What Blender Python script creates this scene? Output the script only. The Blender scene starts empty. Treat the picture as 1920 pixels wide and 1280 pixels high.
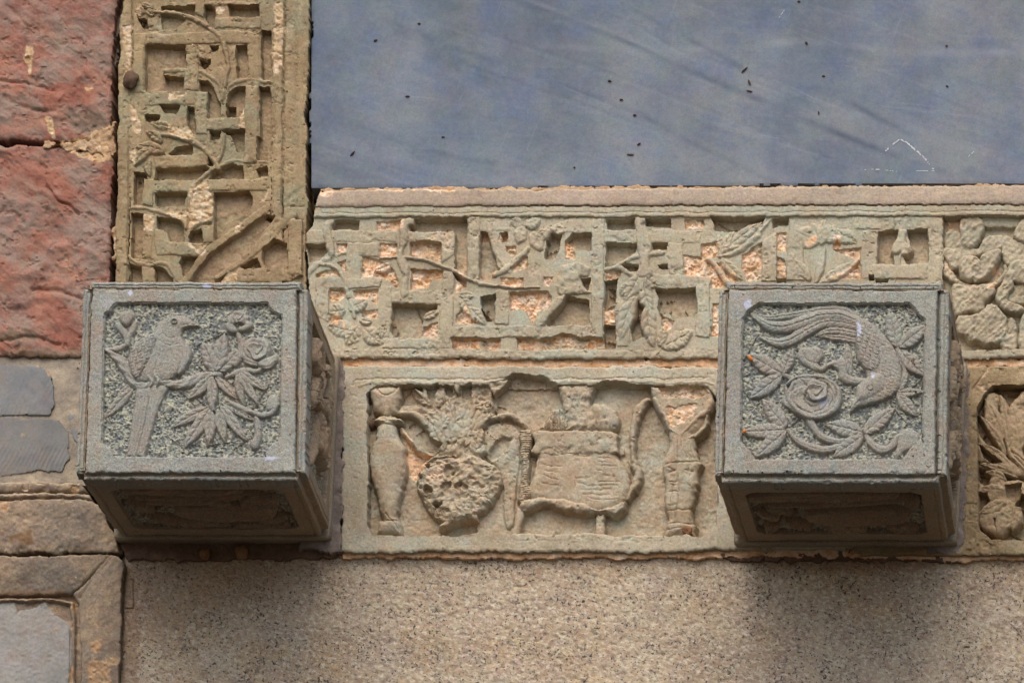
import bpy, math, random
import numpy as np
from mathutils import Matrix, Vector

# ------------------------------------------------------------------ camera
SC = bpy.context.scene
COL = SC.collection
U = 0.0007                       # one photo pixel on the wall, in metres
F = 12000.0                      # focal length in photo pixels
ZC = 4.25
yc = Vector((1440.0, -4060.0, F)).normalized()      # wall normal (into the wall) seen from the camera: right, up, forward
xc = Vector((1.0, 0.008, 0.0)); xc.z = -(xc.x*yc.x+xc.y*yc.y)/yc.z; xc.normalize()
# right, up, forward is a left-handed triple: z = y x x
zc = yc.cross(xc); zc.normalize()
if zc.y < 0: zc = -zc
RIGHT = Vector((xc.x, yc.x, zc.x)); UP = Vector((xc.y, yc.y, zc.y)); FWD = Vector((xc.z, yc.z, zc.z))
CAMP = Vector((0, 0, ZC)) - FWD*(F*U)
cam = bpy.data.cameras.new("camera"); camo = bpy.data.objects.new("camera", cam); COL.objects.link(camo)
cam.sensor_width = 36; cam.lens = F/1920*36; cam.clip_start = 0.1; cam.clip_end = 200
M = Matrix.Identity(4)
for i in range(3):
    M[i][0] = RIGHT[i]; M[i][1] = UP[i]; M[i][2] = -FWD[i]; M[i][3] = CAMP[i]
camo.matrix_world = M
SC.camera = camo
# ------------------------------------------------------------------ light
SC.view_settings.view_transform = 'Standard'; SC.view_settings.look = 'None'
SC.view_settings.gamma = 1; SC.view_settings.use_curve_mapping = False
SC.view_settings.exposure = 0.62
W = bpy.data.worlds.new("World"); SC.world = W; W.use_nodes = True
wn = W.node_tree; sky = wn.nodes.new('ShaderNodeTexSky'); sky.sky_type = 'NISHITA'; sky.sun_disc = False
SUN_EL, SUN_AZ = math.radians(52), math.radians(-8)     # azimuth off the wall's outward normal, towards the left
sky.sun_elevation = SUN_EL; sky.sun_rotation = math.radians(180+8); sky.air_density = 1.0; sky.dust_density = 3.5; sky.ozone_density = 0.6
wn.links.new(sky.outputs[0], wn.nodes['Background'].inputs[0]); wn.nodes['Background'].inputs[1].default_value = 0.14
sl = bpy.data.lights.new("sun", 'SUN'); sl.energy = 1.3; sl.angle = math.radians(50); sl.color = (1, 0.97, 0.92)
so = bpy.data.objects.new("sun", sl); COL.objects.link(so)
sd = Vector((math.sin(SUN_AZ)*math.cos(SUN_EL), -math.cos(SUN_AZ)*math.cos(SUN_EL), math.sin(SUN_EL)))
so.rotation_euler = sd.to_track_quat('Z', 'Y').to_euler(); so.location = (0, -4, 9)

# ------------------------------------------------------------------ numpy helpers
CP = np.array(CAMP); RT = np.array(RIGHT); UPV = np.array(UP); FW = np.array(FWD)
def unproj(px, py, y):
    """photo pixel -> x,z on the wall-parallel plane Y=y"""
    px = np.asarray(px, float); py = np.asarray(py, float)
    d = (px-960)[..., None]*RT + (640-py)[..., None]*UPV + F*FW
    t = (y-CP[1])/d[..., 1]
    return CP[0]+t*d[..., 0], CP[2]+t*d[..., 2]
_lat = {}
def vn(x, y, s, seed):
    """smooth value noise in [-1,1]"""
    if seed not in _lat:
        _lat[seed] = np.random.RandomState(seed).uniform(-1, 1, (256, 256))
    g = _lat[seed]; x = x/s+1000.37; y = y/s+1000.71
    xi = np.floor(x).astype(int); yi = np.floor(y).astype(int); fx = x-xi; fy = y-yi
    fx = fx*fx*fx*(fx*(fx*6-15)+10); fy = fy*fy*fy*(fy*(fy*6-15)+10)
    a = g[yi & 255, xi & 255]; b = g[yi & 255, (xi+1) & 255]; c = g[(yi+1) & 255, xi & 255]; d = g[(yi+1) & 255, (xi+1) & 255]
    return (a*(1-fx)+b*fx)*(1-fy)+(c*(1-fx)+d*fx)*fy
def fbm(x, y, s, seed, o=4, g=0.5):
    r = 0; a = 1; t = 0
    for i in range(o):
        r = r+a*vn(x+i*17.3, y-i*9.1, s, seed+i); t += a; a *= g; s *= 0.5
    return r/t*1.4
def sst(a, b, x):
    t = np.clip((x-a)/(b-a), 0, 1); return t*t*(3-2*t)

def crop(ox, oy, s):
    return lambda *v: [(ox+v[i]/s, oy+v[i+1]/s) for i in range(0, len(v), 2)]
def ident(*v): return [(v[i], v[i+1]) for i in range(0, len(v), 2)]

def sd_poly(X, Y, pts):
    """signed distance, positive inside"""
    P = np.array(pts, float); n = len(P); dmin = np.full(X.shape, 1e9); ins = np.zeros(X.shape, bool)
    for i in range(n):
        ax, ay = P[i]; bx, by = P[(i+1) % n]; ex, ey = bx-ax, by-ay; L = ex*ex+ey*ey+1e-9
        wx, wy = X-ax, Y-ay; t = np.clip((wx*ex+wy*ey)/L, 0, 1)
        dmin = np.minimum(dmin, (wx-ex*t)**2+(wy-ey*t)**2)
        c = ((ay > Y) != (by > Y)) & (X < ex*(Y-ay)/(ey if abs(ey) > 1e-9 else 1e-9)+ax)
        ins ^= c
    d = np.sqrt(dmin); return np.where(ins, d, -d)
def smooth_line(pts, n=6):
    P = [np.array(p, float) for p in pts]
    if len(P) < 3: return P
    out = []; Q = [2*P[0]-P[1]]+P+[2*P[-1]-P[-2]]
    for i in range(1, len(Q)-2):
        for k in range(n):
            t = k/n; a, b, c, d = Q[i-1], Q[i], Q[i+1], Q[i+2]
            out.append(0.5*((2*b)+(c-a)*t+(2*a-5*b+4*c-d)*t*t+(3*b-a-3*c+d)*t**3))
    out.append(P[-1]); return out
def smooth_loop(pts, n=4):
    P = [np.array(p, float) for p in pts]; m = len(P); out = []
    for i in range(m):
        a, b, c, d = P[i-1], P[i], P[(i+1) % m], P[(i+2) % m]
        for k in range(n):
            t = k/n; out.append(0.5*((2*b)+(c-a)*t+(2*a-5*b+4*c-d)*t*t+(3*b-a-3*c+d)*t**3))
    return out
def sd_line(X, Y, pts, w):
    """distance into a stroke; w = list of widths (start..end); also returns t along and signed side"""
    P = pts; n = len(P)-1; seg = [math.hypot(*(P[i+1]-P[i])) for i in range(n)]; tot = sum(seg)+1e-9
    best = np.full(X.shape, -1e9); T = np.zeros(X.shape); S = np.zeros(X.shape); acc = 0
    ws = np.array(w, float); wp = np.linspace(0, 1, len(ws))
    for i in range(n):
        a = P[i]; e = P[i+1]-P[i]; L = e@e+1e-9; wx, wy = X-a[0], Y-a[1]
        t = np.clip((wx*e[0]+wy*e[1])/L, 0, 1); dist = np.sqrt((wx-e[0]*t)**2+(wy-e[1]*t)**2)
        tt = (acc+t*seg[i])/tot; d = np.interp(tt, wp, ws)/2-dist
        m = d > best; best = np.where(m, d, best); T = np.where(m, tt, T)
        S = np.where(m, np.sign(e[0]*wy-e[1]*wx)*dist, S); acc += seg[i]
    return best, T, S, tot

def axis(lo, hi, step, dlo=None, dhi=None, coarse=14):
    """sample positions: dense between dlo and dhi, coarse outside"""
    dlo = lo if dlo is None else dlo; dhi = hi if dhi is None else dhi
    v = list(np.arange(dlo, dhi, step))+[dhi]
    if lo < dlo: v = list(np.linspace(lo, dlo, max(2, int((dlo-lo)/coarse)+1)))[:-1]+v
    if hi > dhi: v = v+list(np.linspace(dhi, hi, max(2, int((hi-dhi)/coarse)+1)))[1:]
    return np.array(v)

class Relief:
    def __init__(s, xs, ys, base, seed=1, warp=0.9, warp2=1.2):
        s.X, s.Y = np.meshgrid(xs, ys); s.seed = seed
        s.WX = s.X+warp*vn(s.X, s.Y, 7, seed+50)+warp2*vn(s.X, s.Y, 30, seed+51)
        s.WY = s.Y+warp*vn(s.X, s.Y, 7, seed+52)+warp2*vn(s.X, s.Y, 30, seed+53)
        s.H = np.full(s.X.shape, float(base)); s.L = np.zeros(s.X.shape, int); s.names = [None]
        s.A = {'dust': np.zeros(s.X.shape), 'chip': np.zeros(s.X.shape), 'tint': np.zeros(s.X.shape), 'grain': np.zeros(s.X.shape)}
        s.xs, s.ys = xs, ys
    def win(s, pts, pad=6):
        P = np.array(pts); x0, y0 = P.min(0)-pad; x1, y1 = P.max(0)+pad
        i0, i1 = np.searchsorted(s.xs, [x0, x1]); j0, j1 = np.searchsorted(s.ys, [y0, y1])
        return slice(max(0, j0-1), j1+1), slice(max(0, i0-1), i1+1)
    def part(s, name, mat=None, label=None, parent=None):
        s.names.append((name, mat, label, parent)); return len(s.names)-1
    def outline(s, pts, depth=-80, b=4, r=2.5, rough=1.5, out=2.2):
        d = sd_poly(s.WX, s.WY, pts)+rough*fbm(s.X, s.Y, 16, s.seed+31)
        t = np.clip(1-d/b, 0, 1); s.H -= r*t*t
        s.H = np.where(d < 0, depth, s.H); s.keep = d > -out*1.6
    def _raise(s, w, new, d, lab, wall):
        H = s.H[w]; m = (new > H) & (d > -wall); s.H[w] = np.where(m, new, H)
        s.L[w] = np.where(m & (d > -wall), lab, s.L[w])
    def prof(s, d, base, h, edge, b, wall, dome=0):
        t = np.clip(d/b, 0, 1); up = edge*h+(1-edge)*h*np.sqrt(1-(1-t)**2)
        return base+np.where(d < 0, edge*h*(1+d/wall), up)
    def poly(s, pts, h, lab, base=None, edge=0.7, b=5, wall=1.6, smooth=False, f=None):
        if smooth: pts = smooth_loop(pts)
        w = s.win(pts); X, Y = s.WX[w], s.WY[w]
        if X.size == 0: return
        d = sd_poly(X, Y, pts); base = 0 if base is None else base
        new = s.prof(d, base, h, edge, b, wall)
        if f is not None: new = new+np.where(d > -wall, f(X, Y, d), 0)
        s._raise(w, new, d, lab, wall)
    def line(s, pts, width, h, lab, base=0, edge=0.45, b=None, wall=1.6, f=None, sm=True):
        P = smooth_line(pts) if sm else [np.array(p, float) for p in pts]
        w = s.win(P, 6+max(width)/2); X, Y = s.WX[w], s.WY[w]
        if X.size == 0: return
        d, T, S, tot = sd_line(X, Y, P, width); b = b or max(width)/2
        new = s.prof(d, base, h, edge, b, wall)
        if f is not None: new = new+f(T, S, d, tot)
        s._raise(w, new, d, lab, wall)
    def leaf(s, p0, p1, width, h, lab, base=0, bend=0.0, vein=1.65, nv=5):
        p0 = np.array(p0, float); p1 = np.array(p1, float); e = p1-p0; L = math.hypot(*e); e /= L; nrm = np.array([-e[1], e[0]])
        w = s.win([p0-abs(nrm)*width, p1+abs(nrm)*width, p0+abs(nrm)*width, p1-abs(nrm)*width], 5); X, Y = s.WX[w], s.WY[w]
        if X.size == 0: return
        t = ((X-p0[0])*e[0]+(Y-p0[1])*e[1])/L; v = (X-p0[0])*nrm[0]+(Y-p0[1])*nrm[1]
        v = v-bend*L*4*t*(1-t); tc = np.clip(t, 0, 1)
        hw = width/2*np.sin(np.pi*tc**0.85)**0.75
        d = np.where((t < 0) | (t > 1), -np.maximum(-t, t-1)*L, hw-np.abs(v))
        new = s.prof(d, base, h, 0.62, width*0.22, 1.5)
        rid = np.exp(-(v/1.25)**2)*vein*1.7
        ph = (t*nv*1.0-np.abs(v)/width*1.6) % 1.0
        vv = np.exp(-((ph-0.5)/0.17)**2)*vein*1.0*(np.abs(v) > 1.2)
        tilt = 0.12*h*v/width
        new = new-np.where(d > 0, rid+vv, 0)+tilt
        s._raise(w, new, d, lab, 1.5)
    def rose(s, c, rx, ry, h, lab, base=0, turns=2.6, ph=0.0):
        w = s.win([(c[0]-rx, c[1]-ry), (c[0]+rx, c[1]+ry)]); X, Y = s.WX[w], s.WY[w]
        if X.size == 0: return
        u, v = (X-c[0])/rx, (Y-c[1])/ry; ang = np.arctan2(v, u)
        rr = np.hypot(u, v)*(1+0.06*np.cos(5*ang+ph)); d = (1-rr)*min(rx, ry)
        fr = (rr*turns+ang/(2*np.pi)*1.0+0.18*np.sin(ang*3+ph)) % 1.0
        pet = np.where(fr < 0.82, fr/0.82, (1-fr)/0.18)
        new = s.prof(d, base, h*0.8, 0.5, 6, 1.5)+np.where(d > 0, h*0.26*pet*np.clip(rr*1.8, 0.3, 1)-1.2*np.exp(-((fr-.9)/.06)**2), 0)
        s._raise(w, new, d, lab, 1.5)
    def pocket(s, pts, floor=0, b=2.5, slope=1.6, lab=0, chip=0.0, f=None, round_=0):
        w = s.win(pts, 4); X, Y = s.WX[w], s.WY[w]
        if X.size == 0: return
        if lab and lab == getattr(s, 'auto', -1): lab = s.part('recess', None, 'recess broken back to fresh orange stone' if chip > .5 else None)
        d = sd_poly(X, Y, pts); H = s.H[w]
        fl = floor+(1.3*vn(X, Y, 9, 77)+0.8*vn(X, Y, 4, 78))
        if chip: fl = fl+2.5*vn(X, Y, 8, 79)+2.2*vn(X, Y, 3.2, 80)+1.5
        if f is not None: fl = fl+f(X, Y, d)
        k = sst(-slope*0.6, slope*0.7, d)
        new = H*(1-k)+np.minimum(fl, H)*k
        m = d > 0; s.H[w] = new; s.L[w] = np.where(d > 0.2, lab, s.L[w]); s.A['dust'][w] = np.maximum(s.A['dust'][w], sst(0, 3, d))
        if chip: s.A['chip'][w] = np.maximum(s.A['chip'][w], chip*sst(-1, 2, d)*np.clip(1.05-0.9*(vn(X, Y, 14, 81) > 0.55), 0.2, 1))
    def groove(s, pts, width, depth, sm=True, only=None):
        P = smooth_line(pts) if sm else [np.array(p, float) for p in pts]
        w = s.win(P, 5+width); X, Y = s.WX[w], s.WY[w]
        if X.size == 0: return
        d, T, S, tot = sd_line(X, Y, P, [width]); g = depth*np.exp(-((width/2-d)/(width/2))**2)
        if only is not None: g = g*np.isin(s.L[w], only)
        s.H[w] -= g
    def attr(s, name, pts, v, soft=5, rough=4):
        w = s.win(pts, 10); X, Y = s.WX[w], s.WY[w]
        if X.size == 0: return
        d = sd_poly(X, Y, pts)+rough*fbm(X, Y, 12, 91)
        s.A[name][w] = np.maximum(s.A[name][w], v*sst(-soft/2, soft/2, d))
    def chips(s, pts, depth=2.0, v=1.0, soft=2, rough=4):
        w = s.win(pts, 10); X, Y = s.WX[w], s.WY[w]
        if X.size == 0: return
        d = sd_poly(X, Y, pts)+rough*fbm(X, Y, 12, 93); k = sst(-soft/2, soft/2, d)
        s.H[w] -= k*(depth+1.6*vn(X, Y, 4, 94)); s.A['chip'][w] = np.maximum(s.A['chip'][w], v*k)
    def rough(s, a1=0.5, s1=4, a2=1.0, s2=25, pits=0.0):
        s.H += a1*fbm(s.X, s.Y, s1, s.seed+5, 2)+a2*fbm(s.X, s.Y, s2, s.seed+9, 3)
        if pits: s.H -= pits*sst(0.62, 0.8, vn(s.X, s.Y, 5, s.seed+13))
    def erode(s, amp=3.0, sz=26, lo=0.15, hi=0.55, above=0.0, seed=0, skip=()):
        e = sst(lo, hi, fbm(s.X, s.Y, sz, s.seed+71+seed, 4, .6))*(s.H > above)*np.where(np.isin(s.L, list(skip)), .2, 1)
        s.H -= e*(amp+0.5*amp*vn(s.X, s.Y, 4.5, s.seed+75)+0.4*amp*vn(s.X, s.Y, 10, s.seed+76))
    def build(s, root, mapf, default, mat, merge_small=10):
        keep = getattr(s, 'keep', None); objs = {}
        if isinstance(default, str): default = (default, None, None)
        ny, nx = s.H.shape; VX, VY, VZ = mapf(s.X, s.Y, s.H)
        V = np.stack([VX, VY, VZ], -1).reshape(-1, 3)-np.array(root.location if root else (0, 0, 0))
        idx = np.arange(ny*nx).reshape(ny, nx)
        Q = np.stack([idx[:-1, :-1], idx[1:, :-1], idx[1:, 1:], idx[:-1, 1:]], -1).reshape(-1, 4)   # wound to face the viewer
        Hf = s.H.reshape(-1); Lf = s.L.reshape(-1)
        lab = Lf[Q][np.arange(len(Q)), np.argmax(Hf[Q], 1)]
        ok = np.ones(len(Q), bool) if keep is None else keep.reshape(-1)[Q].all(1)
        out = []
        G = np.where(ok, lab, -1).reshape(ny-1, nx-1); gid = np.arange(G.size).reshape(G.shape)
        for k, nm in enumerate(list(s.names)):
            nn_ = (default if k == 0 else nm)
            if nn_ is None or nn_[0] not in ('background', 'fret_bar', 'mortar_crust', 'fretwork', 'bottom_rail', 'fillet', 'outer_moulding'): continue
            m = G == k
            if not m.any(): continue
            c = np.where(m, gid, G.size)
            for it in range(900):
                d = c.copy(); d[1:] = np.minimum(d[1:], c[:-1]); d[:-1] = np.minimum(d[:-1], c[1:]); d[:, 1:] = np.minimum(d[:, 1:], c[:, :-1]); d[:, :-1] = np.minimum(d[:, :-1], c[:, 1:])
                d = np.where(m, d, G.size); d2 = np.append(d.reshape(-1), G.size)[d]; d = np.where(m, np.minimum(d, d2), G.size)
                if (d == c).all(): break
                c = d
            ids, n_ = np.unique(c[m], return_counts=True); order = ids[np.argsort(-n_)]; big = {i for i, q in zip(ids, n_) if q > 25}
            for i in order[1:]:
                if i in big: s.names.append(nn_); G[c == i] = len(s.names)-1
                else: G[c == i] = -1 if k else k
        # tiny crumbs join the neighbour on their left
        for it in range(30):
            bad = (G == -1) & ok.reshape(G.shape)
            if not bad.any(): break
            t = G.copy(); t[:, 1:] = np.where(bad[:, 1:], G[:, :-1], G[:, 1:]); G = t
        lab = G.reshape(-1)
        cnt = np.bincount(lab[ok & (lab >= 0)], minlength=len(s.names))
        for k, nm in enumerate(s.names):
            if k == 0: nm = default
            if nm is None: continue
            m = (lab == k) & ok
            if not m.any(): continue
            if k and cnt[k] < merge_small: continue
            q = Q[m]; used, inv = np.unique(q, return_inverse=True); inv = inv.reshape(-1, 4)
            par = objs.get(nm[3]) if len(nm) > 3 and nm[3] else None
            o = mesh_obj(nm[0], V[used], inv, nm[1] or mat, par or root); objs[k] = o
            for an, arr in s.A.items():
                at = o.data.attributes.new(an, 'FLOAT', 'POINT'); at.data.foreach_set('value', arr.reshape(-1)[used].astype(np.float32))
            if nm[2]: o['label'] = nm[2]
            out.append(o)
        return out

def mesh_obj(name, V, Q, mat, parent, smooth=True, ang=38):
    me = bpy.data.meshes.new(name); V = np.asarray(V, np.float32); Q = np.asarray(Q, np.int32)
    me.vertices.add(len(V)); me.vertices.foreach_set('co', V.reshape(-1))
    k = Q.shape[1]; me.loops.add(Q.size); me.loops.foreach_set('vertex_index', Q.reshape(-1))
    me.polygons.add(len(Q)); me.polygons.foreach_set('loop_start', np.arange(0, Q.size, k, dtype=np.int32))
    me.polygons.foreach_set('loop_total', np.full(len(Q), k, np.int32))
    me.update(calc_edges=True); me.validate()
    if smooth:
        me.polygons.foreach_set('use_smooth', np.ones(len(me.polygons), bool)); me.set_sharp_from_angle(angle=math.radians(ang))
    me.materials.append(mat); o = bpy.data.objects.new(name, me); COL.objects.link(o)
    if parent: o.parent = parent
    return o
def thing(name, label, cat, loc, group=None):
    o = bpy.data.objects.new(name, None); COL.objects.link(o); o.location = loc; o.empty_display_size = 0.05
    o['label'] = label; o['category'] = cat
    if group: o['group'] = group
    bpy.context.view_layer.update(); return o
def at(px, py, y=0.0):
    x, z = unproj(px, py, y); return (float(x), y, float(z))
def wallmap(ref):
    """pixel coordinates are true on the plane ref (pixel units in front of the wall); heights in pixel units"""
    def f(X, Y, H):
        x, z = unproj(X, Y, -ref*U); return x, -H*U, z
    return f
def tube_mesh(pts, rad, seg=8):
    V = []; Q = []; P = [Vector(p) for p in pts]; n = len(P)
    for i, p in enumerate(P):
        t = (P[min(n-1, i+1)]-P[max(0, i-1)]).normalized(); a = t.orthogonal().normalized(); b = t.cross(a)
        r = rad[i] if hasattr(rad, '__len__') else rad
        for k in range(seg):
            th = 2*math.pi*k/seg; V.append(p+(a*math.cos(th)+b*math.sin(th))*r)
    for i in range(n-1):
        for k in range(seg):
            Q.append((i*seg+k, i*seg+(k+1) % seg, (i+1)*seg+(k+1) % seg, (i+1)*seg+k))
    return [tuple(v) for v in V], Q

# ------------------------------------------------------------------ materials
class NT:
    def __init__(s, name):
        s.m = bpy.data.materials.new(name); s.m.use_nodes = True; s.t = s.m.node_tree
        s.b = s.t.nodes['Principled BSDF']; s.b.inputs['Specular IOR Level'].default_value = 0.25
        g = s.t.nodes.new('ShaderNodeNewGeometry'); s.pos = g.outputs['Position']
    def new(s, ty): return s.t.nodes.new(ty)
    def lk(s, a, b): s.t.links.new(a, b)
    def noise(s, scale, detail=4, rough=0.6, vec=None, dist=0.0, off=0.0):
        n = s.new('ShaderNodeTexNoise'); n.inputs['Scale'].default_value = scale; n.inputs['Detail'].default_value = detail
        n.inputs['Roughness'].default_value = rough; n.inputs['Distortion'].default_value = dist
        v = vec or s.pos
        if off:
            a = s.new('ShaderNodeVectorMath'); a.inputs[1].default_value = (off, off*1.7, off*0.6); s.lk(v, a.inputs[0]); v = a.outputs[0]
        s.lk(v, n.inputs['Vector']); return n.outputs['Fac']
    def voro(s, scale, vec=None, feat='F1'):
        n = s.new('ShaderNodeTexVoronoi'); n.feature = feat; n.inputs['Scale'].default_value = scale; s.lk(vec or s.pos, n.inputs['Vector'])
        return n
    def ramp(s, fac, stops, interp='LINEAR'):
        r = s.new('ShaderNodeValToRGB'); r.color_ramp.interpolation = interp; e = r.color_ramp.elements
        while len(e) < len(stops): e.new(0.5)
        for i, (p, c) in enumerate(stops):
            e[i].position = p; e[i].color = (c, c, c, 1) if not hasattr(c, '__len__') else (*c, 1)
        s.lk(fac, r.inputs[0]); return r.outputs[0]
    def mix(s, f, a, b, mode='MIX'):
        n = s.new('ShaderNodeMix'); n.data_type = 'RGBA'; n.blend_type = mode
        for v, k in ((f, 0), (a, 6), (b, 7)):
            if isinstance(v, (int, float)) and k == 0: n.inputs[0].default_value = v
            elif isinstance(v, tuple): n.inputs[k].default_value = (*v, 1)
            else: s.lk(v, n.inputs[k])
        return n.outputs[2]
    def mth(s, op, a, b=None, c=None):
        n = s.new('ShaderNodeMath'); n.operation = op
        for i, v in enumerate((a, b, c)):
            if v is None: continue
            if isinstance(v, (int, float)): n.inputs[i].default_value = v
            else: s.lk(v, n.inputs[i])
        return n.outputs[0]
    def hue(s, col, scale, amt):
        n = s.new('ShaderNodeTexNoise'); n.inputs['Scale'].default_value = scale; n.inputs['Detail'].default_value = 5; n.inputs['Roughness'].default_value = 0.75
        s.lk(s.pos, n.inputs['Vector']); m = s.new('ShaderNodeMix'); m.data_type = 'RGBA'; m.blend_type = 'MULTIPLY'
        m.inputs[0].default_value = 1; v = s.new('ShaderNodeVectorMath'); v.operation = 'MULTIPLY_ADD'; v.inputs[1].default_value = (amt, amt, amt); v.inputs[2].default_value = (1-amt/2,)*3
        s.lk(n.outputs['Color'], v.inputs[0]); s.lk(col, m.inputs[6]); s.lk(v.outputs[0], m.inputs[7]); return m.outputs[2]
    def attr(s, name):
        n = s.new('ShaderNodeAttribute'); n.attribute_name = name; return n.outputs['Fac']
    def scaled(s, sx, sy, sz, rot=(0, 0, 0)):
        n = s.new('ShaderNodeMapping'); n.vector_type = 'TEXTURE'; n.inputs['Scale'].default_value = (1/sx, 1/sy, 1/sz); n.inputs['Rotation'].default_value = rot
        s.lk(s.pos, n.inputs['Vector']); return n.outputs[0]
    def bump(s, h, strength, dist, prev=None):
        n = s.new('ShaderNodeBump'); n.inputs['Strength'].default_value = strength; n.inputs['Distance'].default_value = dist
        s.lk(h, n.inputs['Height'])
        if prev is not None: s.lk(prev, n.inputs['Normal'])
        return n.outputs[0]
    def done(s, col, nrm=None, rough=0.85):
        s.lk(col, s.b.inputs['Base Color'])
        if nrm is not None: s.lk(nrm, s.b.inputs['Normal'])
        s.b.inputs['Roughness'].default_value = rough; return s.m
def S(r, g, b):
    f = lambda c: (c/255/12.92 if c/255 <= 0.04045 else ((c/255+0.055)/1.055)**2.4)
    return (f(r), f(g), f(b))

def sandstone(name, a, b, c, green=None, gamt=0.5, chipcols=None, gscale=9, off=0.0, dust=S(178, 160, 134), grime=S(124, 100, 78), gam=0.6):
    n = NT(name)
    col = n.ramp(n.noise(gscale, 6, 0.62, off=off+1), [(0.33, a), (0.5, b), (0.68, c)])
    if green: col = n.mix(n.ramp(n.noise(14, 7, 0.7, off=off+5), [(0.47, 0.0), (0.62, gamt)]), col, green)
    # tan wash left in the recesses, dust lying on every ledge
    col = n.mix(n.mth('MULTIPLY', n.attr('dust'), n.ramp(n.noise(26, 6, 0.7, off=off+2), [(0.38, 0.05), (0.6, 0.85)])), col, S(160, 138, 112))
    sep = n.new('ShaderNodeSeparateXYZ'); geo = n.new('ShaderNodeNewGeometry'); n.lk(geo.outputs['Normal'], sep.inputs[0])
    up = n.ramp(sep.outputs['Z'], [(0.25, 0.0), (0.7, 0.75)]); col = n.mix(up, col, dust)
    # dusty pale patches and brown rubbing
    col = n.mix(n.ramp(n.noise(46, 7, 0.75, off=off+9), [(0.50, 0.0), (0.68, 0.55)]), col, S(183, 162, 132))
    col = n.mix(n.ramp(n.noise(24, 8, 0.72, off=off+12), [(0.50, 0.0), (0.68, gam)]), col, grime)
    col = n.mix(n.ramp(n.noise(70, 6, 0.75, off=off+15), [(0.56, 0.0), (0.70, gam)]), col, grime)
    col = n.mix(1.0, col, n.ramp(n.noise(330, 5, 0.75), [(0.25, 0.62), (0.5, 0.98), (0.75, 1.28)]), 'MULTIPLY')
    # tint attribute: brown grime
    col = n.mix(n.attr('tint'), col, S(122, 96, 72))
    # broken places show the fresh orange to pinkish-white stone
    cc = chipcols or [(0.3, S(184, 124, 80)), (0.42, S(208, 164, 122)), (0.54, S(226, 196, 166)), (0.68, S(232, 218, 206))]
    chipc = n.ramp(n.noise(75, 7, 0.75, off=off+3), cc)
    chipc = n.mix(1.0, chipc, n.ramp(n.noise(420, 4, 0.8), [(0.3, 0.74), (0.5, 1.0), (0.7, 1.1)]), 'MULTIPLY')
    cf = n.mth('MULTIPLY', n.attr('chip'), n.ramp(n.noise(85, 5, 0.7, off=off+21), [(0.36, 0.35), (0.48, 1.0)]))
    col = n.mix(cf, col, chipc)
    col = n.hue(n.hue(col, 260, 0.34), 60, 0.22)
    # scattered small dark and pale specks
    v = n.voro(55); s1 = n.ramp(v.outputs['Distance'], [(0.05, 1.0), (0.09, 0.0)])
    s2 = n.ramp(v.outputs['Color'], [(0.72, 0.0), (0.74, 0.8)]); col = n.mix(n.mth('MULTIPLY', s1, s2), col, S(70, 54, 44))
    v = n.voro(70, n.scaled(1, 1, 1, (0.4, 0.2, 0.1))); s1 = n.ramp(v.outputs['Distance'], [(0.04, 1.0), (0.08, 0.0)])
    s2 = n.ramp(v.outputs['Color'], [(0.76, 0.0), (0.78, 0.7)]); col = n.mix(n.mth('MULTIPLY', s1, s2), col, S(216, 196, 172))
    nr = n.bump(n.noise(520, 4, 0.85), 0.6, 0.0012); nr = n.bump(n.noise(160, 5, 0.75), 0.12, 0.002, nr)
    return n.done(col, nr, 0.9)

M_PIL = sandstone('pilaster_sandstone', S(126, 107, 80), S(145, 124, 93), S(160, 140, 106), S(137, 137, 112), 0.65, off=2, dust=S(160, 138, 110), gam=.7,
                  chipcols=[(0.3, S(166, 130, 92)), (0.42, S(190, 160, 122)), (0.54, S(206, 182, 150)), (0.68, S(216, 204, 186))])
M_BAND = sandstone('band_sandstone', S(153, 142, 120), S(167, 155, 131), S(180, 168, 145), S(163, 165, 148), 0.8, off=7, grime=S(134, 116, 94), gam=.45)
M_PANEL = sandstone('panel_sandstone', S(160, 150, 128), S(174, 163, 141), S(186, 176, 155), S(166, 170, 155), 0.9, off=13, grime=S(136, 116, 94), gam=.45)
M_FASCIA = sandstone('fascia_sandstone', S(146, 130, 114), S(158, 141, 124), S(166, 150, 133), S(156, 150, 134), 0.3, off=17, gam=.3)
M_MOULD = sandstone('mould_sandstone', S(122, 104, 88), S(142, 122, 103), S(156, 136, 114), S(112, 108, 100), 0.65, off=23, grime=S(100, 92, 84), gam=.75,
                    chipcols=[(0.3, S(176, 130, 86)), (0.5, S(190, 150, 108)), (0.7, S(206, 176, 138))])
def seam_mat():
    n = NT('orange_mortar')
    col = n.ramp(n.noise(60, 7, 0.7), [(0.3, S(180, 128, 88)), (0.42, S(208, 160, 116)), (0.56, S(222, 188, 154)), (0.7, S(220, 206, 190))])
    col = n.mix(1.0, col, n.ramp(n.noise(300, 4, 0.8), [(0.3, 0.65), (0.5, 1.0)]), 'MULTIPLY')
    return n.done(col, n.bump(n.noise(200, 5, 0.8), 0.7, 0.003), 0.95)
M_SEAM = seam_mat()
def mortar_mat(name, a, b, c):
    n = NT(name)
    col = n.ramp(n.noise(30, 7, 0.7), [(0.3, a), (0.5, b), (0.7, c)])
    col = n.mix(1.0, col, n.ramp(n.noise(300, 4, 0.8), [(0.3, 0.7), (0.5, 1.0)]), 'MULTIPLY')
    return n.done(col, n.bump(n.noise(180, 6, 0.8), 0.7, 0.003), 0.95)
M_GMORT = mortar_mat('grey_mortar', S(112, 101, 93), S(130, 117, 108), S(150, 136, 124))
M_BRMORT = mortar_mat('brown_mortar', S(92, 74, 62), S(112, 90, 75), S(134, 110, 92))
M_LMORT = mortar_mat('lime_mortar', S(150, 118, 90), S(182, 150, 116), S(204, 184, 158))
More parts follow.
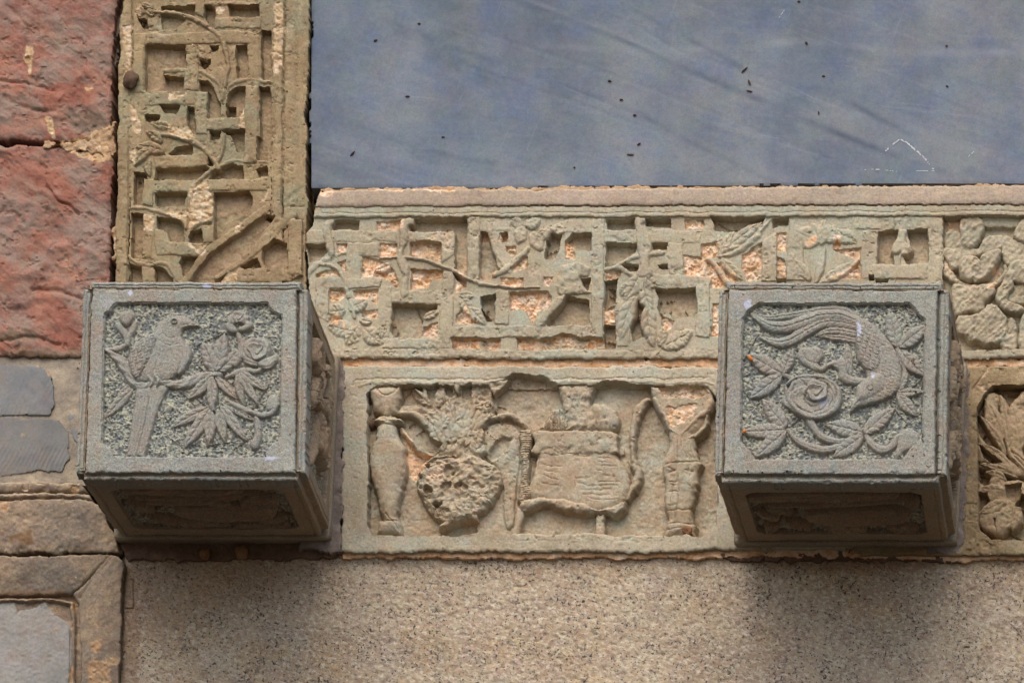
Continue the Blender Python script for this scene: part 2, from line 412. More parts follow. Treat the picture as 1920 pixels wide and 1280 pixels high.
M_BMORT = mortar_mat('buff_brick_mortar', S(124, 116, 108), S(150, 138, 122), S(184, 168, 144))
M_DARK = mortar_mat('gap_shade_core', S(40, 34, 30), S(52, 44, 38), S(64, 54, 46))  # shade of the open gaps put into the backing colour, so they look black
def red_mat():
    n = NT('red_sandstone'); v = n.scaled(1, 1, 1.4, (0, 0.5, 0))
    col = n.ramp(n.noise(22, 8, 0.68, vec=v, dist=0.4), [(0.30, S(116, 78, 66)), (0.45, S(142, 92, 76)), (0.56, S(154, 106, 88)), (0.72, S(166, 128, 106))])
    col = n.mix(n.ramp(n.noise(11, 7, 0.72, vec=v, off=4), [(0.42, 0.0), (0.56, 0.9)]), col, S(140, 121, 108))
    col = n.mix(n.ramp(n.noise(60, 6, 0.7, vec=v, off=8), [(0.55, 0.0), (0.72, 0.5)]), col, S(168, 98, 80))
    col = n.mix(n.ramp(n.noise(6, 4, 0.6, off=14), [(0.52, 0.0), (0.70, 0.5)]), col, S(122, 76, 68))
    col = n.mix(n.attr('tint'), col, S(112, 96, 78))
    col = n.mix(n.attr('chip'), col, n.ramp(n.noise(90, 6, 0.7), [(0.3, S(170, 130, 96)), (0.5, S(198, 164, 122)), (0.7, S(214, 196, 168))]))
    col = n.mix(1.0, col, n.ramp(n.noise(330, 5, 0.75), [(0.25, 0.75), (0.5, 1.0), (0.75, 1.15)]), 'MULTIPLY')
    col = n.hue(n.hue(col, 300, 0.3), 50, 0.25)
    vv = n.voro(40); s1 = n.ramp(vv.outputs['Distance'], [(0.04, 1.0), (0.08, 0.0)])
    s2 = n.ramp(vv.outputs['Color'], [(0.74, 0.0), (0.76, 0.8)]); col = n.mix(n.mth('MULTIPLY', s1, s2), col, S(206, 184, 164))
    nr = n.bump(n.noise(350, 5, 0.8), 0.5, 0.001); nr = n.bump(n.noise(70, 9, 0.78), 0.6, 0.005, nr)
    return n.done(col, nr, 0.9)
M_RED = red_mat()
def slate_mat():
    n = NT('blue_grey_slate')
    col = n.ramp(n.noise(4.0, 5, 0.62, off=3.3), [(0.34, S(80, 90, 101)), (0.44, S(94, 104, 116)), (0.54, S(108, 116, 125)), (0.66, S(122, 126, 128))])
    v = n.scaled(1.0, 1, 1.2, (0, math.radians(22), 0))
    col = n.mix(n.ramp(n.noise(13, 8, 0.75, off=6), [(0.48, 0.0), (0.66, 0.5)]), col, S(82, 102, 136))
    for rot, o in ((24, 3), (-70, 8), (8, 13)):
        f = n.ramp(n.noise(60, 3, 0.6, vec=n.scaled(.09, 1, 2.2, (0, math.radians(rot), 0)), off=o), [(0.67, 0.0), (0.73, 0.22)]); col = n.mix(f, col, S(146, 148, 152))
    col = n.mix(n.ramp(n.noise(10, 6, 0.7, off=11), [(0.44, 0.0), (0.66, 0.55)]), col, S(122, 124, 124))
    col = n.mix(n.ramp(n.noise(5.5, 4, 0.7, vec=n.scaled(1.2, 1, 0.8), off=19), [(0.5, 0.0), (0.72, 0.45)]), col, S(78, 82, 98))
    # long diagonal bedding veins
    for k, (rot, sc, off, cl, am) in enumerate(((22, 2.0, 0, S(70, 78, 104), 0.5), (20, 2.6, 5, S(150, 152, 160), 0.25), (2, 3.4, 9, S(142, 144, 150), 0.2))):
        vv = n.scaled(0.35, 0.35, sc*3.2, (0, math.radians(rot), 0))
        ns = n.noise(2.4, 3, 0.5, vec=vv, off=off, dist=0.1); ln = n.mth('ABSOLUTE', n.mth('SUBTRACT', ns, 0.5))
        f = n.ramp(ln, [(0.0, am*0.5), (0.012, am*0.3), (0.035, 0.0)]); brk = n.ramp(n.noise(9, 4, 0.7, off=off+3), [(0.42, 0.0), (0.6, 1.0)])
        col = n.mix(n.mth('MULTIPLY', f, brk), col, cl)
    col = n.mix(1.0, col, n.ramp(n.noise(160, 8, 0.8), [(0.3, 0.86), (0.5, 1.0), (0.7, 1.1)]), 'MULTIPLY')
    col = n.mix(1.0, col, n.ramp(n.noise(500, 3, 0.8), [(0.3, 0.84), (0.5, 1.0), (0.7, 1.12)]), 'MULTIPLY')
    brk2 = n.ramp(n.noise(16, 5, 0.7, off=31), [(0.36, 0.25), (0.55, 1.0)])
    col = n.mix(n.mth('MULTIPLY', n.attr('tint'), brk2), col, S(64, 74, 92)); col = n.mix(n.mth('MULTIPLY', n.attr('chip'), brk2), col, S(150, 152, 156))
    col = n.hue(n.hue(col, 20, 0.30), 220, 0.26)
    for sc, th, cl, r in ((32, 0.78, S(198, 194, 188), 0.035), (60, 0.80, S(176, 176, 180), 0.05), (26, 0.80, S(60, 50, 46), 0.03)):
        w = n.voro(sc, n.scaled(1, 1, 1.2, (0, sc, 0))); s1 = n.ramp(w.outputs['Distance'], [(r, 1.0), (r*1.8, 0.0)])
        s2 = n.ramp(w.outputs['Color'], [(th, 0.0), (th+0.01, 0.85)]); col = n.mix(n.mth('MULTIPLY', s1, s2), col, cl)
    nr = n.bump(n.noise(260, 6, 0.8), 0.25, 0.0008); nr = n.bump(n.noise(14, 4, 0.6), 0.2, 0.006, nr)
    return n.done(col, nr, 0.72)
M_SLATE = slate_mat()
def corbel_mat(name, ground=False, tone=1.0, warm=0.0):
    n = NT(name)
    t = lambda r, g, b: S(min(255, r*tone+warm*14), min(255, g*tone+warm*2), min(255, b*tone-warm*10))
    col = n.ramp(n.noise(14, 6, 0.6), [(0.32, t(130, 131, 124)), (0.5, t(142, 143, 134)), (0.68, t(153, 152, 141))])
    col = n.mix(n.ramp(n.noise(9, 5, 0.6, off=4), [(0.5, 0.0), (0.7, 0.45)]), col, t(124, 128, 132))
    # brown dust lying on the relief
    dust = n.ramp(n.noise(30, 7, 0.75, off=7), [(0.45, 0.0), (0.66, 0.7)])
    col = n.mix(dust, col, t(140, 130, 116)); col = n.mix(n.attr('tint'), col, t(148, 132, 116))
    if ground:
        cells = n.ramp(n.attr('grain'), [(0.26, S(84, 91, 96)), (0.5, S(128, 130, 122)), (0.72, S(172, 170, 150))])
        col = n.mix(0.72, col, cells)
    g1 = n.noise(760, 3, 0.9)
    col = n.mix(1.0, col, n.ramp(g1, [(0.32, 0.45), (0.5, 1.0), (0.68, 1.5)]), 'MULTIPLY')
    col = n.mix(1.0, col, n.ramp(n.noise(300, 3, 0.7, off=2), [(0.3, 0.82), (0.5, 1.0), (0.7, 1.12)]), 'MULTIPLY')
    col = n.hue(n.hue(col, 420, 0.5), 90, 0.22)
    col = n.mix(n.attr('chip'), col, S(178, 180, 196))
    v = n.voro(60); s1 = n.ramp(v.outputs['Distance'], [(0.06, 1.0), (0.1, 0.0)])
    s2 = n.ramp(v.outputs['Color'], [(0.72, 0.0), (0.74, 0.8)]); col = n.mix(n.mth('MULTIPLY', s1, s2), col, S(92, 58, 44))
    v = n.voro(90, n.scaled(1, 1, 1, (0.3, 0.7, 0.1))); s1 = n.ramp(v.outputs['Distance'], [(0.05, 1.0), (0.09, 0.0)])
    s2 = n.ramp(v.outputs['Color'], [(0.75, 0.0), (0.77, 0.7)]); col = n.mix(n.mth('MULTIPLY', s1, s2), col, S(50, 44, 40))
    nr = n.bump(g1, 0.55, 0.0012); nr = n.bump(n.noise(130, 4, 0.6), 0.3, 0.002, nr)
    return n.done(col, nr, 0.85)
M_CORB = corbel_mat('corbel_stone'); M_CGR = corbel_mat('bush_hammered_ground', True)
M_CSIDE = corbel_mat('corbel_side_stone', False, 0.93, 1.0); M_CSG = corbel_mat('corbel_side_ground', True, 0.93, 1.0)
def granite_mat():
    n = NT('pink_granite')
    col = n.ramp(n.noise(9, 5, 0.6), [(0.3, S(158, 140, 119)), (0.5, S(174, 157, 133)), (0.7, S(186, 172, 148))])
    col = n.mix(n.ramp(n.noise(11, 6, 0.7, off=5), [(0.5, 0.0), (0.68, 0.65)]), col, S(178, 148, 104))
    col = n.mix(n.ramp(n.noise(14, 6, 0.7, off=9), [(0.5, 0.0), (0.68, 0.5)]), col, S(150, 134, 126))
    col = n.mix(n.ramp(n.noise(260, 3, 0.7, off=2, vec=n.scaled(.6, 1, 1.1, (0, .35, 0))), [(0.50, 0.0), (0.60, 0.8)]), col, S(200, 190, 172))
    col = n.mix(n.ramp(n.noise(170, 3, 0.75, off=11), [(0.50, 0.0), (0.60, 0.6)]), col, S(146, 120, 102))
    dens = n.mth('MULTIPLY', n.mth('SUBTRACT', n.noise(26, 6, 0.65, off=3), 0.5), 0.34)
    dk = n.ramp(n.mth('ADD', n.noise(270, 3, 0.75, off=17, vec=n.scaled(.6, 1, 1.1, (0, .35, 0))), dens), [(0.54, 0.0), (0.64, 0.65)])
    col = n.mix(dk, col, S(88, 84, 86))
    dk = n.ramp(n.mth('ADD', n.noise(260, 2, 0.6, off=23), dens), [(0.61, 0.0), (0.66, 0.9)])
    col = n.mix(dk, col, S(50, 46, 46))
    col = n.hue(n.hue(col, 330, 0.4), 40, 0.15)
    col = n.mix(n.attr('tint'), col, S(118, 90, 70))
    nr = n.bump(n.noise(260, 5, 0.8), 0.5, 0.0018); nr = n.bump(n.noise(40, 4, 0.6), 0.3, 0.004, nr)
    return n.done(col, nr, 0.8)
M_GRAN = granite_mat()
def plain(name, a, b, sc=60, rough=0.9):
    n = NT(name); col = n.ramp(n.noise(sc, 6, 0.7), [(0.35, a), (0.65, b)])
    col = n.mix(n.attr('chip'), col, S(176, 148, 116))
    col = n.mix(n.ramp(n.noise(30, 7, 0.75, off=4), [(0.5, 0.0), (0.64, 0.4)]), col, S(134, 116, 98)); col = n.hue(n.hue(col, 300, 0.25), 40, 0.18)
    col = n.mix(1.0, col, n.ramp(n.noise(320, 5, 0.75), [(0.25, 0.8), (0.5, 1.0), (0.75, 1.12)]), 'MULTIPLY')
    v = n.voro(60); s1 = n.ramp(v.outputs['Distance'], [(0.05, 1.0), (0.1, 0.0)])
    s2 = n.ramp(v.outputs['Color'], [(0.72, 0.0), (0.74, 0.8)]); col = n.mix(n.mth('MULTIPLY', s1, s2), col, S(88, 76, 66))
    return n.done(col, n.bump(n.noise(160, 6, 0.75), 0.4, 0.002), rough)
M_BRICK = plain('grey_brick', S(112, 113, 114), S(132, 131, 128), 22)
M_BRICK2 = plain('dusty_grey_brick', S(108, 108, 108), S(126, 123, 119), 25)
M_SLIP = plain('pale_grey_panel', S(134, 131, 127), S(150, 146, 141), 20)
M_MUD = plain('dried_mud', S(76, 58, 46), S(104, 80, 62), 150)
M_CHALK = plain('chalk', S(176, 180, 188), S(196, 198, 202), 200)
M_SPECK = plain('dark_husk', S(52, 38, 30), S(76, 54, 40), 150)
M_RUST = plain('orange_lichen', S(190, 104, 44), S(206, 128, 62), 200)
M_OCHRE = plain('ochre_mud', S(124, 88, 60), S(144, 104, 72), 150)
M_DROP = plain('white_dropping', S(200, 202, 214), S(226, 226, 232), 200)
M_GROUND = plain('paving', S(84, 76, 66), S(100, 90, 78), 4)

# ------------------------------------------------------------------ setting: ground and wall core
def box(name, lo, hi, mat, parent=None):
    x0, y0, z0 = lo; x1, y1, z1 = hi
    V = [(x, y, z) for x in (x0, x1) for y in (y0, y1) for z in (z0, z1)]
    Q = [(0, 1, 3, 2), (4, 6, 7, 5), (0, 4, 5, 1), (2, 3, 7, 6), (0, 2, 6, 4), (1, 5, 7, 3)]
    return mesh_obj(name, V, Q, mat, parent, smooth=False)
g = box('ground', (-60, -80, -0.3), (60, 10, 0), M_GROUND); g['kind'] = 'structure'
core = box('wall_core', (-4.2, 0.075, 0), (4.2, 0.7, 8), M_DARK); core['kind'] = 'structure'

cA = crop(200, 0, 4.5725); cB = crop(200, 260, 4.5725)
cE = crop(560, 340, 3.555); cF = crop(940, 340, 3.555); cG = crop(1340, 340, 3.3103)
cP = crop(620, 670, 3.2816); cQ = crop(960, 670, 3.2825); cK = crop(120, 510, 3.2815); cL = crop(1320, 510, 3.2827)
cR = crop(1740, 380, 4.0); cS = crop(1740, 680, 3.2)
sc = lambda s, *w: [x/s for x in w]

# ------------------------------------------------------------------ slate slab
def build_slate():
    root = thing('slate_slab', 'large smooth blue-grey stone slab with diagonal veins and a chalk mark', 'stone slab', at(1250, 354, 0.007))
    R = Relief(axis(560, 2300, 4, 572, 1960), axis(-300, 360, 4, -20, 360), -10, 3, 0.4, 0.8)
    R.H += 1.0*fbm(R.X, R.Y, 180, 60, 3)+0.25*fbm(R.X, R.Y, 14, 64, 3)
    for pts in (((900, 60), (1200, 160), (1560, 300)), ((860, 120), (1100, 200), (1240, 250)), ((1180, 40), (1300, 110), (1480, 180))):
        R.groove(pts, 4, 0.8)
    sl = crop(580, 0, 1.4328)
    for an, pts, wd, v in (('tint', (540, -10, 800, 90, 1000, 180, 1200, 265, 1400, 350, 1550, 410, 1700, 460), 6, .8), ('tint', (200, 50, 380, 125, 600, 200, 870, 300, 1000, 370, 1250, 490), 5, .6), ('tint', (880, 30, 1010, 100, 1160, 180), 5, .55), ('tint', (1460, 280, 1610, 360), 6, .7),
                           ('tint', (0, 370, 150, 425, 300, 470), 4, .5), ('tint', (0, 280, 300, 400, 620, 455), 5, .35), ('chip', (1180, 125, 1340, 113, 1600, 140, 1920, 140), 7, .35), ('chip', (560, -10, 830, 95, 960, 150), 4, .4), ('chip', (250, -20, 285, 100, 240, 240), 16, .2), ('chip', (640, 125, 900, 135, 1200, 125), 6, .2)):
        P = smooth_line(sl(*pts)); d, T, S_, tot = sd_line(R.WX, R.WY, P, [wd]); R.A[an] = np.maximum(R.A[an], v*np.exp(-((wd/2-d)/wd)**2)*(.6+.4*vn(R.X, R.Y, 40, 9)))
    R.outline([(581, -320), (583, 60), (580, 200), (581, 354), (1200, 352), (1500, 348), (2320, 344), (2320, -320)], b=5, r=2.5, rough=1.2)
    R.build(root, wallmap(-10), 'slab', M_SLATE)
    # chalk strokes: thin deposits on the face
    def chalk(pts, w):
        Rc = Relief(np.arange(min(p[0] for p in pts)-5, max(p[0] for p in pts)+5, 1.0), np.arange(min(p[1] for p in pts)-5, max(p[1] for p in pts)+5, 1.0), -10.2, 5, 0.8, 0.6)
        P = smooth_line(pts); d, T, S_, tot = sd_line(Rc.WX, Rc.WY, P, [w, w*1.3, w])
        br = fbm(Rc.X, Rc.Y, 3.5, 71, 2); Rc.H += 1.4; Rc.keep = (d > 0) & (br > -0.42)
        Rc.build(root, wallmap(-9), 'chalk_mark', M_CHALK)
    chalk([(1652, 289), (1670, 274), (1688, 261)], 3.4); chalk([(1688, 261), (1706, 272), (1730, 293), (1750, 316)], 3.8)
    chalk([(1622, 318), (1650, 318), (1675, 321)], 1.8); chalk([(1680, 322), (1710, 321), (1752, 320)], 1.3)
    chalk([(1458, 38), (1466, 26), (1472, 17)], 2.0); chalk([(1815, 295), (1820, 289), (1826, 285)], 2.0)
    # dry husks stuck on the face
    rnd = random.Random(4)
    def husk(px, py, l, w, ang):
        a = Vector(at(px-l/2*math.cos(ang), py-l/2*math.sin(ang), 0.0066)); b = Vector(at(px+l/2*math.cos(ang), py+l/2*math.sin(ang), 0.0062))
        V, Q = tube_mesh([a, a.lerp(b, 0.3), a.lerp(b, 0.7), b], [0.0003, w*U*.38, w*U*.34, 0.0002], 6)
        V = [(x-root.location.x, y-root.location.y, z-root.location.z) for x, y, z in V]
        mesh_obj('dry_husk', V, Q, M_SPECK, root)
    for px, py, l, w, an in ((1396, 131, 16, 5, -.75), (1405, 155, 12, 6, 1.2), (1405, 171, 12, 5, .2), (1182, 290, 14, 5, 0), (661, 288, 13, 6, -.8), (1143, 152, 7, 6, 0), (1165, 187, 7, 5, 0),
                            (1198, 270, 8, 5, -.5), (1190, 216, 7, 5, 0), (1544, 143, 7, 5, 0), (764, 181, 9, 5, 0), (786, 45, 6, 6, 0), (704, 76, 8, 5, -.4), (831, 257, 7, 4, 0), (1535, 212, 8, 4, 1.4),
                            (1077, 314, 4, 4, 0), (1776, 162, 6, 5, .6), (1512, 81, 7, 6, .8), (1775, 86, 5, 4, 0), (1498, 3, 6, 5, 0)):
        husk(px, py, l, w, an)
build_slate()

# ------------------------------------------------------------------ left carved pilaster
def build_pilaster():
    root = thing('carved_pilaster', 'upright sandstone border carved with fretwork and a climbing vine beside the red blocks', 'carved border', at(400, 690, 0.0))
    R = Relief(axis(205, 592, 1.6), axis(-300, 720, 1.6, -12, 545, 8), -14, 11, 1.2, 1.8)
    FR = R.part('frame_moulding'); FW_ = R.part('fretwork'); OUT = R.part('outer_moulding'); BG = R.part('background')
    R.L[:] = BG; R.auto = BG
    R.poly(ident(225, -320, 247, -320, 247, 40, 247, 130, 243, 300, 241, 420, 240, 560, 240, 740, 190, 740, 190, -320), 22, FR, base=-14, edge=.92, b=4)
    R.poly(ident(512, -320, 533, -320, 532, 250, 529, 380, 530, 740, 506, 740, 508, 400, 511, 200), 22, FR, base=-14, edge=.9, b=6)
    R.poly(ident(534, -320, 596, -320, 596, 740, 532, 740, 531, 380), 18, OUT, base=-14, edge=.85, b=6, f=lambda X, Y, d: -5*np.exp(-((X-562)/10)**2))
    R.poly(ident(247, -320, 513, -320, 511, 200, 507, 400, 507, 740, 242, 740, 243, 300, 248, 130), 20, FW_, base=-14, edge=.95, b=2)
    # individual raised bars of the fret
    bars = [cA(230, 290, 330, 290, 330, 790, 230, 790), cA(330, 290, 1000, 270, 1290, 265, 1290, 370, 340, 380), cA(670, 385, 780, 385, 780, 780, 660, 780), cA(1205, 380, 1310, 270, 1310, 740, 1190, 740),
            cA(760, 790, 855, 790, 860, 1150, 760, 1150), cA(850, 1010, 1180, 1000, 1180, 1105, 860, 1110), cA(330, 790, 760, 780, 750, 890, 330, 900), cA(1185, 740, 1300, 740, 1290, 1280, 1180, 1280),
            cB(1180, 0, 1280, 0, 1290, 200, 1175, 210), cB(400, 150, 740, 135, 860, 110, 855, 235, 405, 240), cB(330, 350, 1370, 345, 1370, 440, 340, 455), cB(310, 350, 400, 350, 400, 575, 310, 560),
            cB(310, 640, 405, 645, 390, 1020, 300, 1030), cB(400, 780, 480, 780, 540, 890, 880, 890, 780, 1000, 440, 995), cB(820, 740, 910, 740, 915, 890, 820, 885), cB(295, 1100, 410, 1100, 415, 1240, 295, 1240),
            cA(440, 140, 740, 20, 1310, 20, 1310, 50, 450, 55), cA(760, -40, 835, -40, 835, 150, 760, 120), cA(340, 120, 440, 120, 450, 260, 350, 260), cA(920, 150, 1320, 140, 1320, 240, 930, 240),
            cB(1560, 690, 1680, 690, 1670, 1160, 1555, 1160), cB(1130, 1115, 1330, 1110, 1500, 1115, 1660, 1160, 1560, 1220, 1100, 1230)]
    for i, b in enumerate(bars):
        k = R.part('fret_bar'); R.poly(b, 22.2+0.9*((i*7) % 3), k, base=-14, edge=.93, b=5)
    tr = R.part('mitre_channel'); K = 0
    pk = lambda c, *v, **a: R.pocket(c(*v), floor=a.pop('floor', -14), lab=BG, **a)
    for p in ((460, 55, 755, 48, 752, 150, 690, 140, 600, 105, 470, 90), (840, 50, 915, 60, 935, 110, 925, 240, 900, 235, 840, 140), (1045, 48, 1300, 45, 1300, 140, 1060, 140),
              (345, 385, 680, 385, 680, 590, 560, 590, 500, 600, 490, 650, 530, 720, 570, 775, 330, 775, 330, 400), (1110, 390, 1200, 385, 1205, 660, 1110, 665), (895, 395, 970, 395, 960, 430, 900, 440),
              (1330, 265, 1410, 265, 1410, 660, 1340, 680, 1325, 660), (500, 650, 655, 665, 655, 780, 540, 780), (790, 690, 870, 700, 920, 760, 890, 790, 800, 775),
              (865, 800, 920, 760, 960, 850, 985, 880, 975, 1000, 860, 1000), (1035, 860, 1050, 790, 1110, 750, 1185, 745, 1180, 900, 1130, 1000, 1030, 1000), (1310, 745, 1400, 745, 1410, 1290, 1310, 1290),
              (450, 895, 625, 905, 600, 970, 500, 965), (335, 980, 455, 985, 450, 1020, 380, 1040, 340, 1035), (695, 910, 745, 915, 755, 1130, 735, 1145, 695, 1070),
              (890, 1115, 980, 1120, 970, 1180, 890, 1200), (1000, 1115, 1175, 1110, 1175, 1300, 1120, 1300, 1080, 1180)):
        pk(cA, *p)
    pk(cA, 460, 115, 560, 130, 680, 165, 600, 240, 480, 245, floor=-6); pk(cA, 260, 160, 345, 170, 345, 245, 300, 235, 265, 185)
    pk(cA, 800, 510, 890, 510, 880, 550, 830, 590, 800, 560, chip=.5); pk(cA, 1030, 880, 1095, 880, 1090, 980, 1030, 985, floor=-34)
    for p in ((530, 130, 600, 70, 735, 50, 732, 130), (1110, -15, 1180, -15, 1180, 110, 1115, 110), (1285, -15, 1400, -15, 1380, 190, 1290, 190), (415, 250, 845, 243, 870, 255, 820, 310, 790, 345, 415, 345),
              (870, 130, 905, 180, 905, 220, 860, 230, 865, 150), (960, 235, 1080, 215, 1165, 240, 1170, 345, 880, 345, 900, 290), (1290, 265, 1380, 235, 1380, 325, 1300, 325),
              (230, 280, 340, 300, 345, 345, 310, 345, 300, 560, 235, 570), (415, 462, 685, 460, 650, 575, 430, 570), (915, 465, 1210, 450, 1250, 500, 1250, 560, 1180, 640, 1050, 720, 930, 880, 915, 820),
              (210, 640, 305, 650, 300, 1030, 220, 1030), (430, 670, 560, 680, 640, 710, 665, 760, 655, 880, 545, 880, 520, 800, 480, 775, 430, 770), (720, 800, 810, 770, 815, 880, 700, 880),
              (635, 1010, 770, 1010, 680, 1150, 650, 1170, 620, 1060), (200, 1080, 300, 1100, 295, 1260, 200, 1260), (410, 1095, 480, 1110, 570, 1200, 560, 1260, 420, 1260),
              (1330, 940, 1430, 850, 1540, 890, 1550, 1060, 1500, 1110, 1380, 1110, 1340, 1050), (1150, 1090, 1280, 1020, 1320, 1100, 1180, 1110)):
        pk(cB, *p)
    # diagonal mitre channel with its two ridges
    R.pocket(cB(1350, 660, 1440, 670, 1300, 850, 1200, 1000, 1050, 1120, 950, 1260, 700, 1260, 850, 1000, 1000, 880, 1200, 760), floor=-8, lab=tr, slope=5)
    R.pocket(cB(1375, 640, 1450, 670, 1410, 700, 1360, 670), floor=-26, lab=tr)
    r1 = R.part('mitre_ridge'); R.line(cB(1380, 590, 870, 950, 640, 1250), sc(4.57, 64, 64, 60), 22.5, r1, base=-14, edge=.92, b=3, sm=False)
    r1 = R.part('mitre_ridge'); R.line(cB(1600, 650, 1200, 1010, 950, 1190), sc(4.57, 80, 70, 40), 22.5, r1, base=-14, edge=.92, b=3, sm=False)
    R.groove(cB(1520, 570, 1690, 570), 5, 2); R.groove(cB(1450, 850, 1590, 690, 1690, 685), 5, 2); R.groove(cB(1500, 560, 1600, 470, 1690, 400), 8, 1.5)
    # vine
    vn_ = R.part('vine_stem'); V = lambda c, pts, ws, h=27, lab=None: R.line(c(*pts), sc(5.2, *ws), h-2, lab or vn_, base=-14, edge=.8)
    V(cA, (400, 100, 560, 110, 720, 150, 850, 220, 960, 310, 1020, 420, 1040, 560, 1020, 700, 1000, 850), (34, 46, 46, 40, 26), 28)
    V(cA, (380, 1160, 540, 1165, 700, 1205, 830, 1280, 920, 1390, 950, 1440), (30, 44, 48, 44), 28)
    V(cB, (950, 180, 900, 260, 820, 330, 740, 400, 710, 480, 700, 560, 690, 700, 680, 780), (44, 44, 40, 30), 28)
    V(cB, (1020, -40, 990, 110, 950, 190), (30, 36), 28)
    tw = R.part('tendril'); V(cA, (510, 610, 620, 600, 760, 600, 860, 640, 960, 720, 1000, 840), (54, 50, 44, 40, 20), 25, tw)
    tw = R.part('tendril'); V(cA, (1010, 840, 1050, 740, 1150, 695, 1280, 690, 1400, 700), (20, 40, 40, 36), 25, tw)
    tw = R.part('tendril'); V(cB, (200, 600, 330, 600, 470, 630, 600, 670, 680, 740), (30, 40, 40, 30), 25, tw)
    tw = R.part('tendril'); V(cB, (190, 1000, 240, 1060, 360, 1085, 480, 1070, 560, 1130, 600, 1220), (24, 36, 40, 40, 30), 25, tw)
    tw = R.part('tendril'); V(cB, (960, 230, 1080, 190, 1200, 195, 1380, 205), (30, 36, 30), 24, tw)
    bl = R.part('broken_leaf'); R.poly(cB(800, 370, 880, 400, 910, 500, 905, 700, 810, 740, 720, 790, 690, 720, 710, 560, 750, 430), 24, bl, base=-14, edge=.7, smooth=True, f=lambda X, Y, d: 2.2*vn(X, Y, 6, 6))
    for a, b, w in (((300, 60), (270, 150), 80), ((330, 90), (420, 120), 80), ((300, 40), (400, 60), 60)):
        k = R.part('leaf'); R.leaf(cA(*a)[0], cA(*b)[0], w/4.57, 26, k, base=-14)
    for a, b, w in (((500, 130), (250, 80), 110), ((390, 100), (230, 240), 90), ((360, 180), (380, 330), 70), ((480, 40), (330, -60), 90)):
        k = R.part('leaf'); R.leaf(cB(*a)[0], cB(*b)[0], w/4.57, 28, k, base=-14, bend=.12)
    for a, b, w in (((760, 380), (860, 520), 90), ((560, 1100), (380, 1050), 80)):
        k = R.part('leaf'); R.leaf(cA(*a)[0], cA(*b)[0], w/4.57, 25, k, base=-14)
    for c, pts in ((cA, (250, 20, 300, 30, 290, 150, 250, 140)), (cA, (520, 800, 700, 790, 640, 860, 540, 850)), (cA, (480, 1090, 680, 1080, 760, 1180, 640, 1180)), (cA, (1430, 10, 1520, 10, 1510, 560, 1430, 640)),
                   (cA, (150, 220, 215, 220, 205, 600, 170, 600)), (cA, (200, 900, 260, 950, 290, 1130, 230, 1150)), (cB, (720, 400, 880, 350, 905, 520, 900, 700, 800, 720, 720, 800, 690, 700)),
                   (cB, (310, 650, 405, 650, 395, 790, 310, 780)), (cB, (710, 910, 880, 900, 820, 990, 760, 980)), (cB, (1080, 770, 1150, 720, 1140, 790, 1090, 820)), (cB, (1040, 1160, 1130, 1120, 1120, 1230, 1000, 1230)),
                   (cB, (460, 590, 680, 620, 670, 690, 560, 650)), (cB, (200, 110, 260, 60, 240, 220)), (cB, (1300, 540, 1380, 430, 1370, 520)), (cA, (900, 50, 1020, 60, 1010, 130, 930, 110)), (cA, (1140, 930, 1180, 930, 1175, 1090, 1140, 1080))):
        R.chips(c(*pts), depth=1.6, v=.8, rough=5)
    R.groove(ident(246, -300, 247, 40, 247, 110, 243, 180), 3, 4); R.groove(ident(242, 240, 240, 360, 239, 540), 3, 4); R.groove(ident(533, -300, 532, 120, 530, 250, 529, 390), 3.5, 5); R.groove(ident(516, 160, 513, 280, 511, 400), 2.5, 2)
    R.groove(ident(269, 90, 270, 170), 2.5, 3)
    R.erode(1.5, 34, .2, .6); R.erode(1.8, 12, .46, .62, seed=4); R.rough(.22, 4, .9, 50, .5)
    R.outline(ident(229, -320, 228, 0, 224, 50, 226, 90, 222, 120, 221, 160, 221, 230, 219, 330, 216, 420, 217, 560, 217, 716, 574, 716, 574, 560, 573, 430, 578, 385, 573, 350, 574, 230, 569, 215, 573, 190, 577, 120, 579, 60, 581, 0, 583, -320), b=6, r=4)
    R.build(root, wallmap(8), 'background', M_PIL)
build_pilaster()
def ball(name, label, cat, px, py, y, r, mat, seed):
    c = at(px, py, y); V = []; Q = []; n, m = 14, 20
    for j in range(n+1):
        th = math.pi*j/n
        for i in range(m):
            ph = 2*math.pi*i/m; q = r*(1+0.13*math.sin(3*ph+seed)*math.sin(2*th)+0.08*math.sin(5*th+seed*2+2*ph))
            V.append((q*math.sin(th)*math.cos(ph), q*math.sin(th)*math.sin(ph)*0.8, q*math.cos(th)*1.12))
    for j in range(n):
        for i in range(m): Q.append((j*m+i, (j+1)*m+i, (j+1)*m+(i+1) % m, j*m+(i+1) % m))
    o = mesh_obj(name, V, Q, mat, None); o.location = c; o['label'] = label; o['category'] = cat
    return o
ball('mud_nest', 'small round dark mud nest stuck on the left edge of the upright carved border', 'insect nest', 245, 150, -0.010, 0.0105, M_MUD, 1)

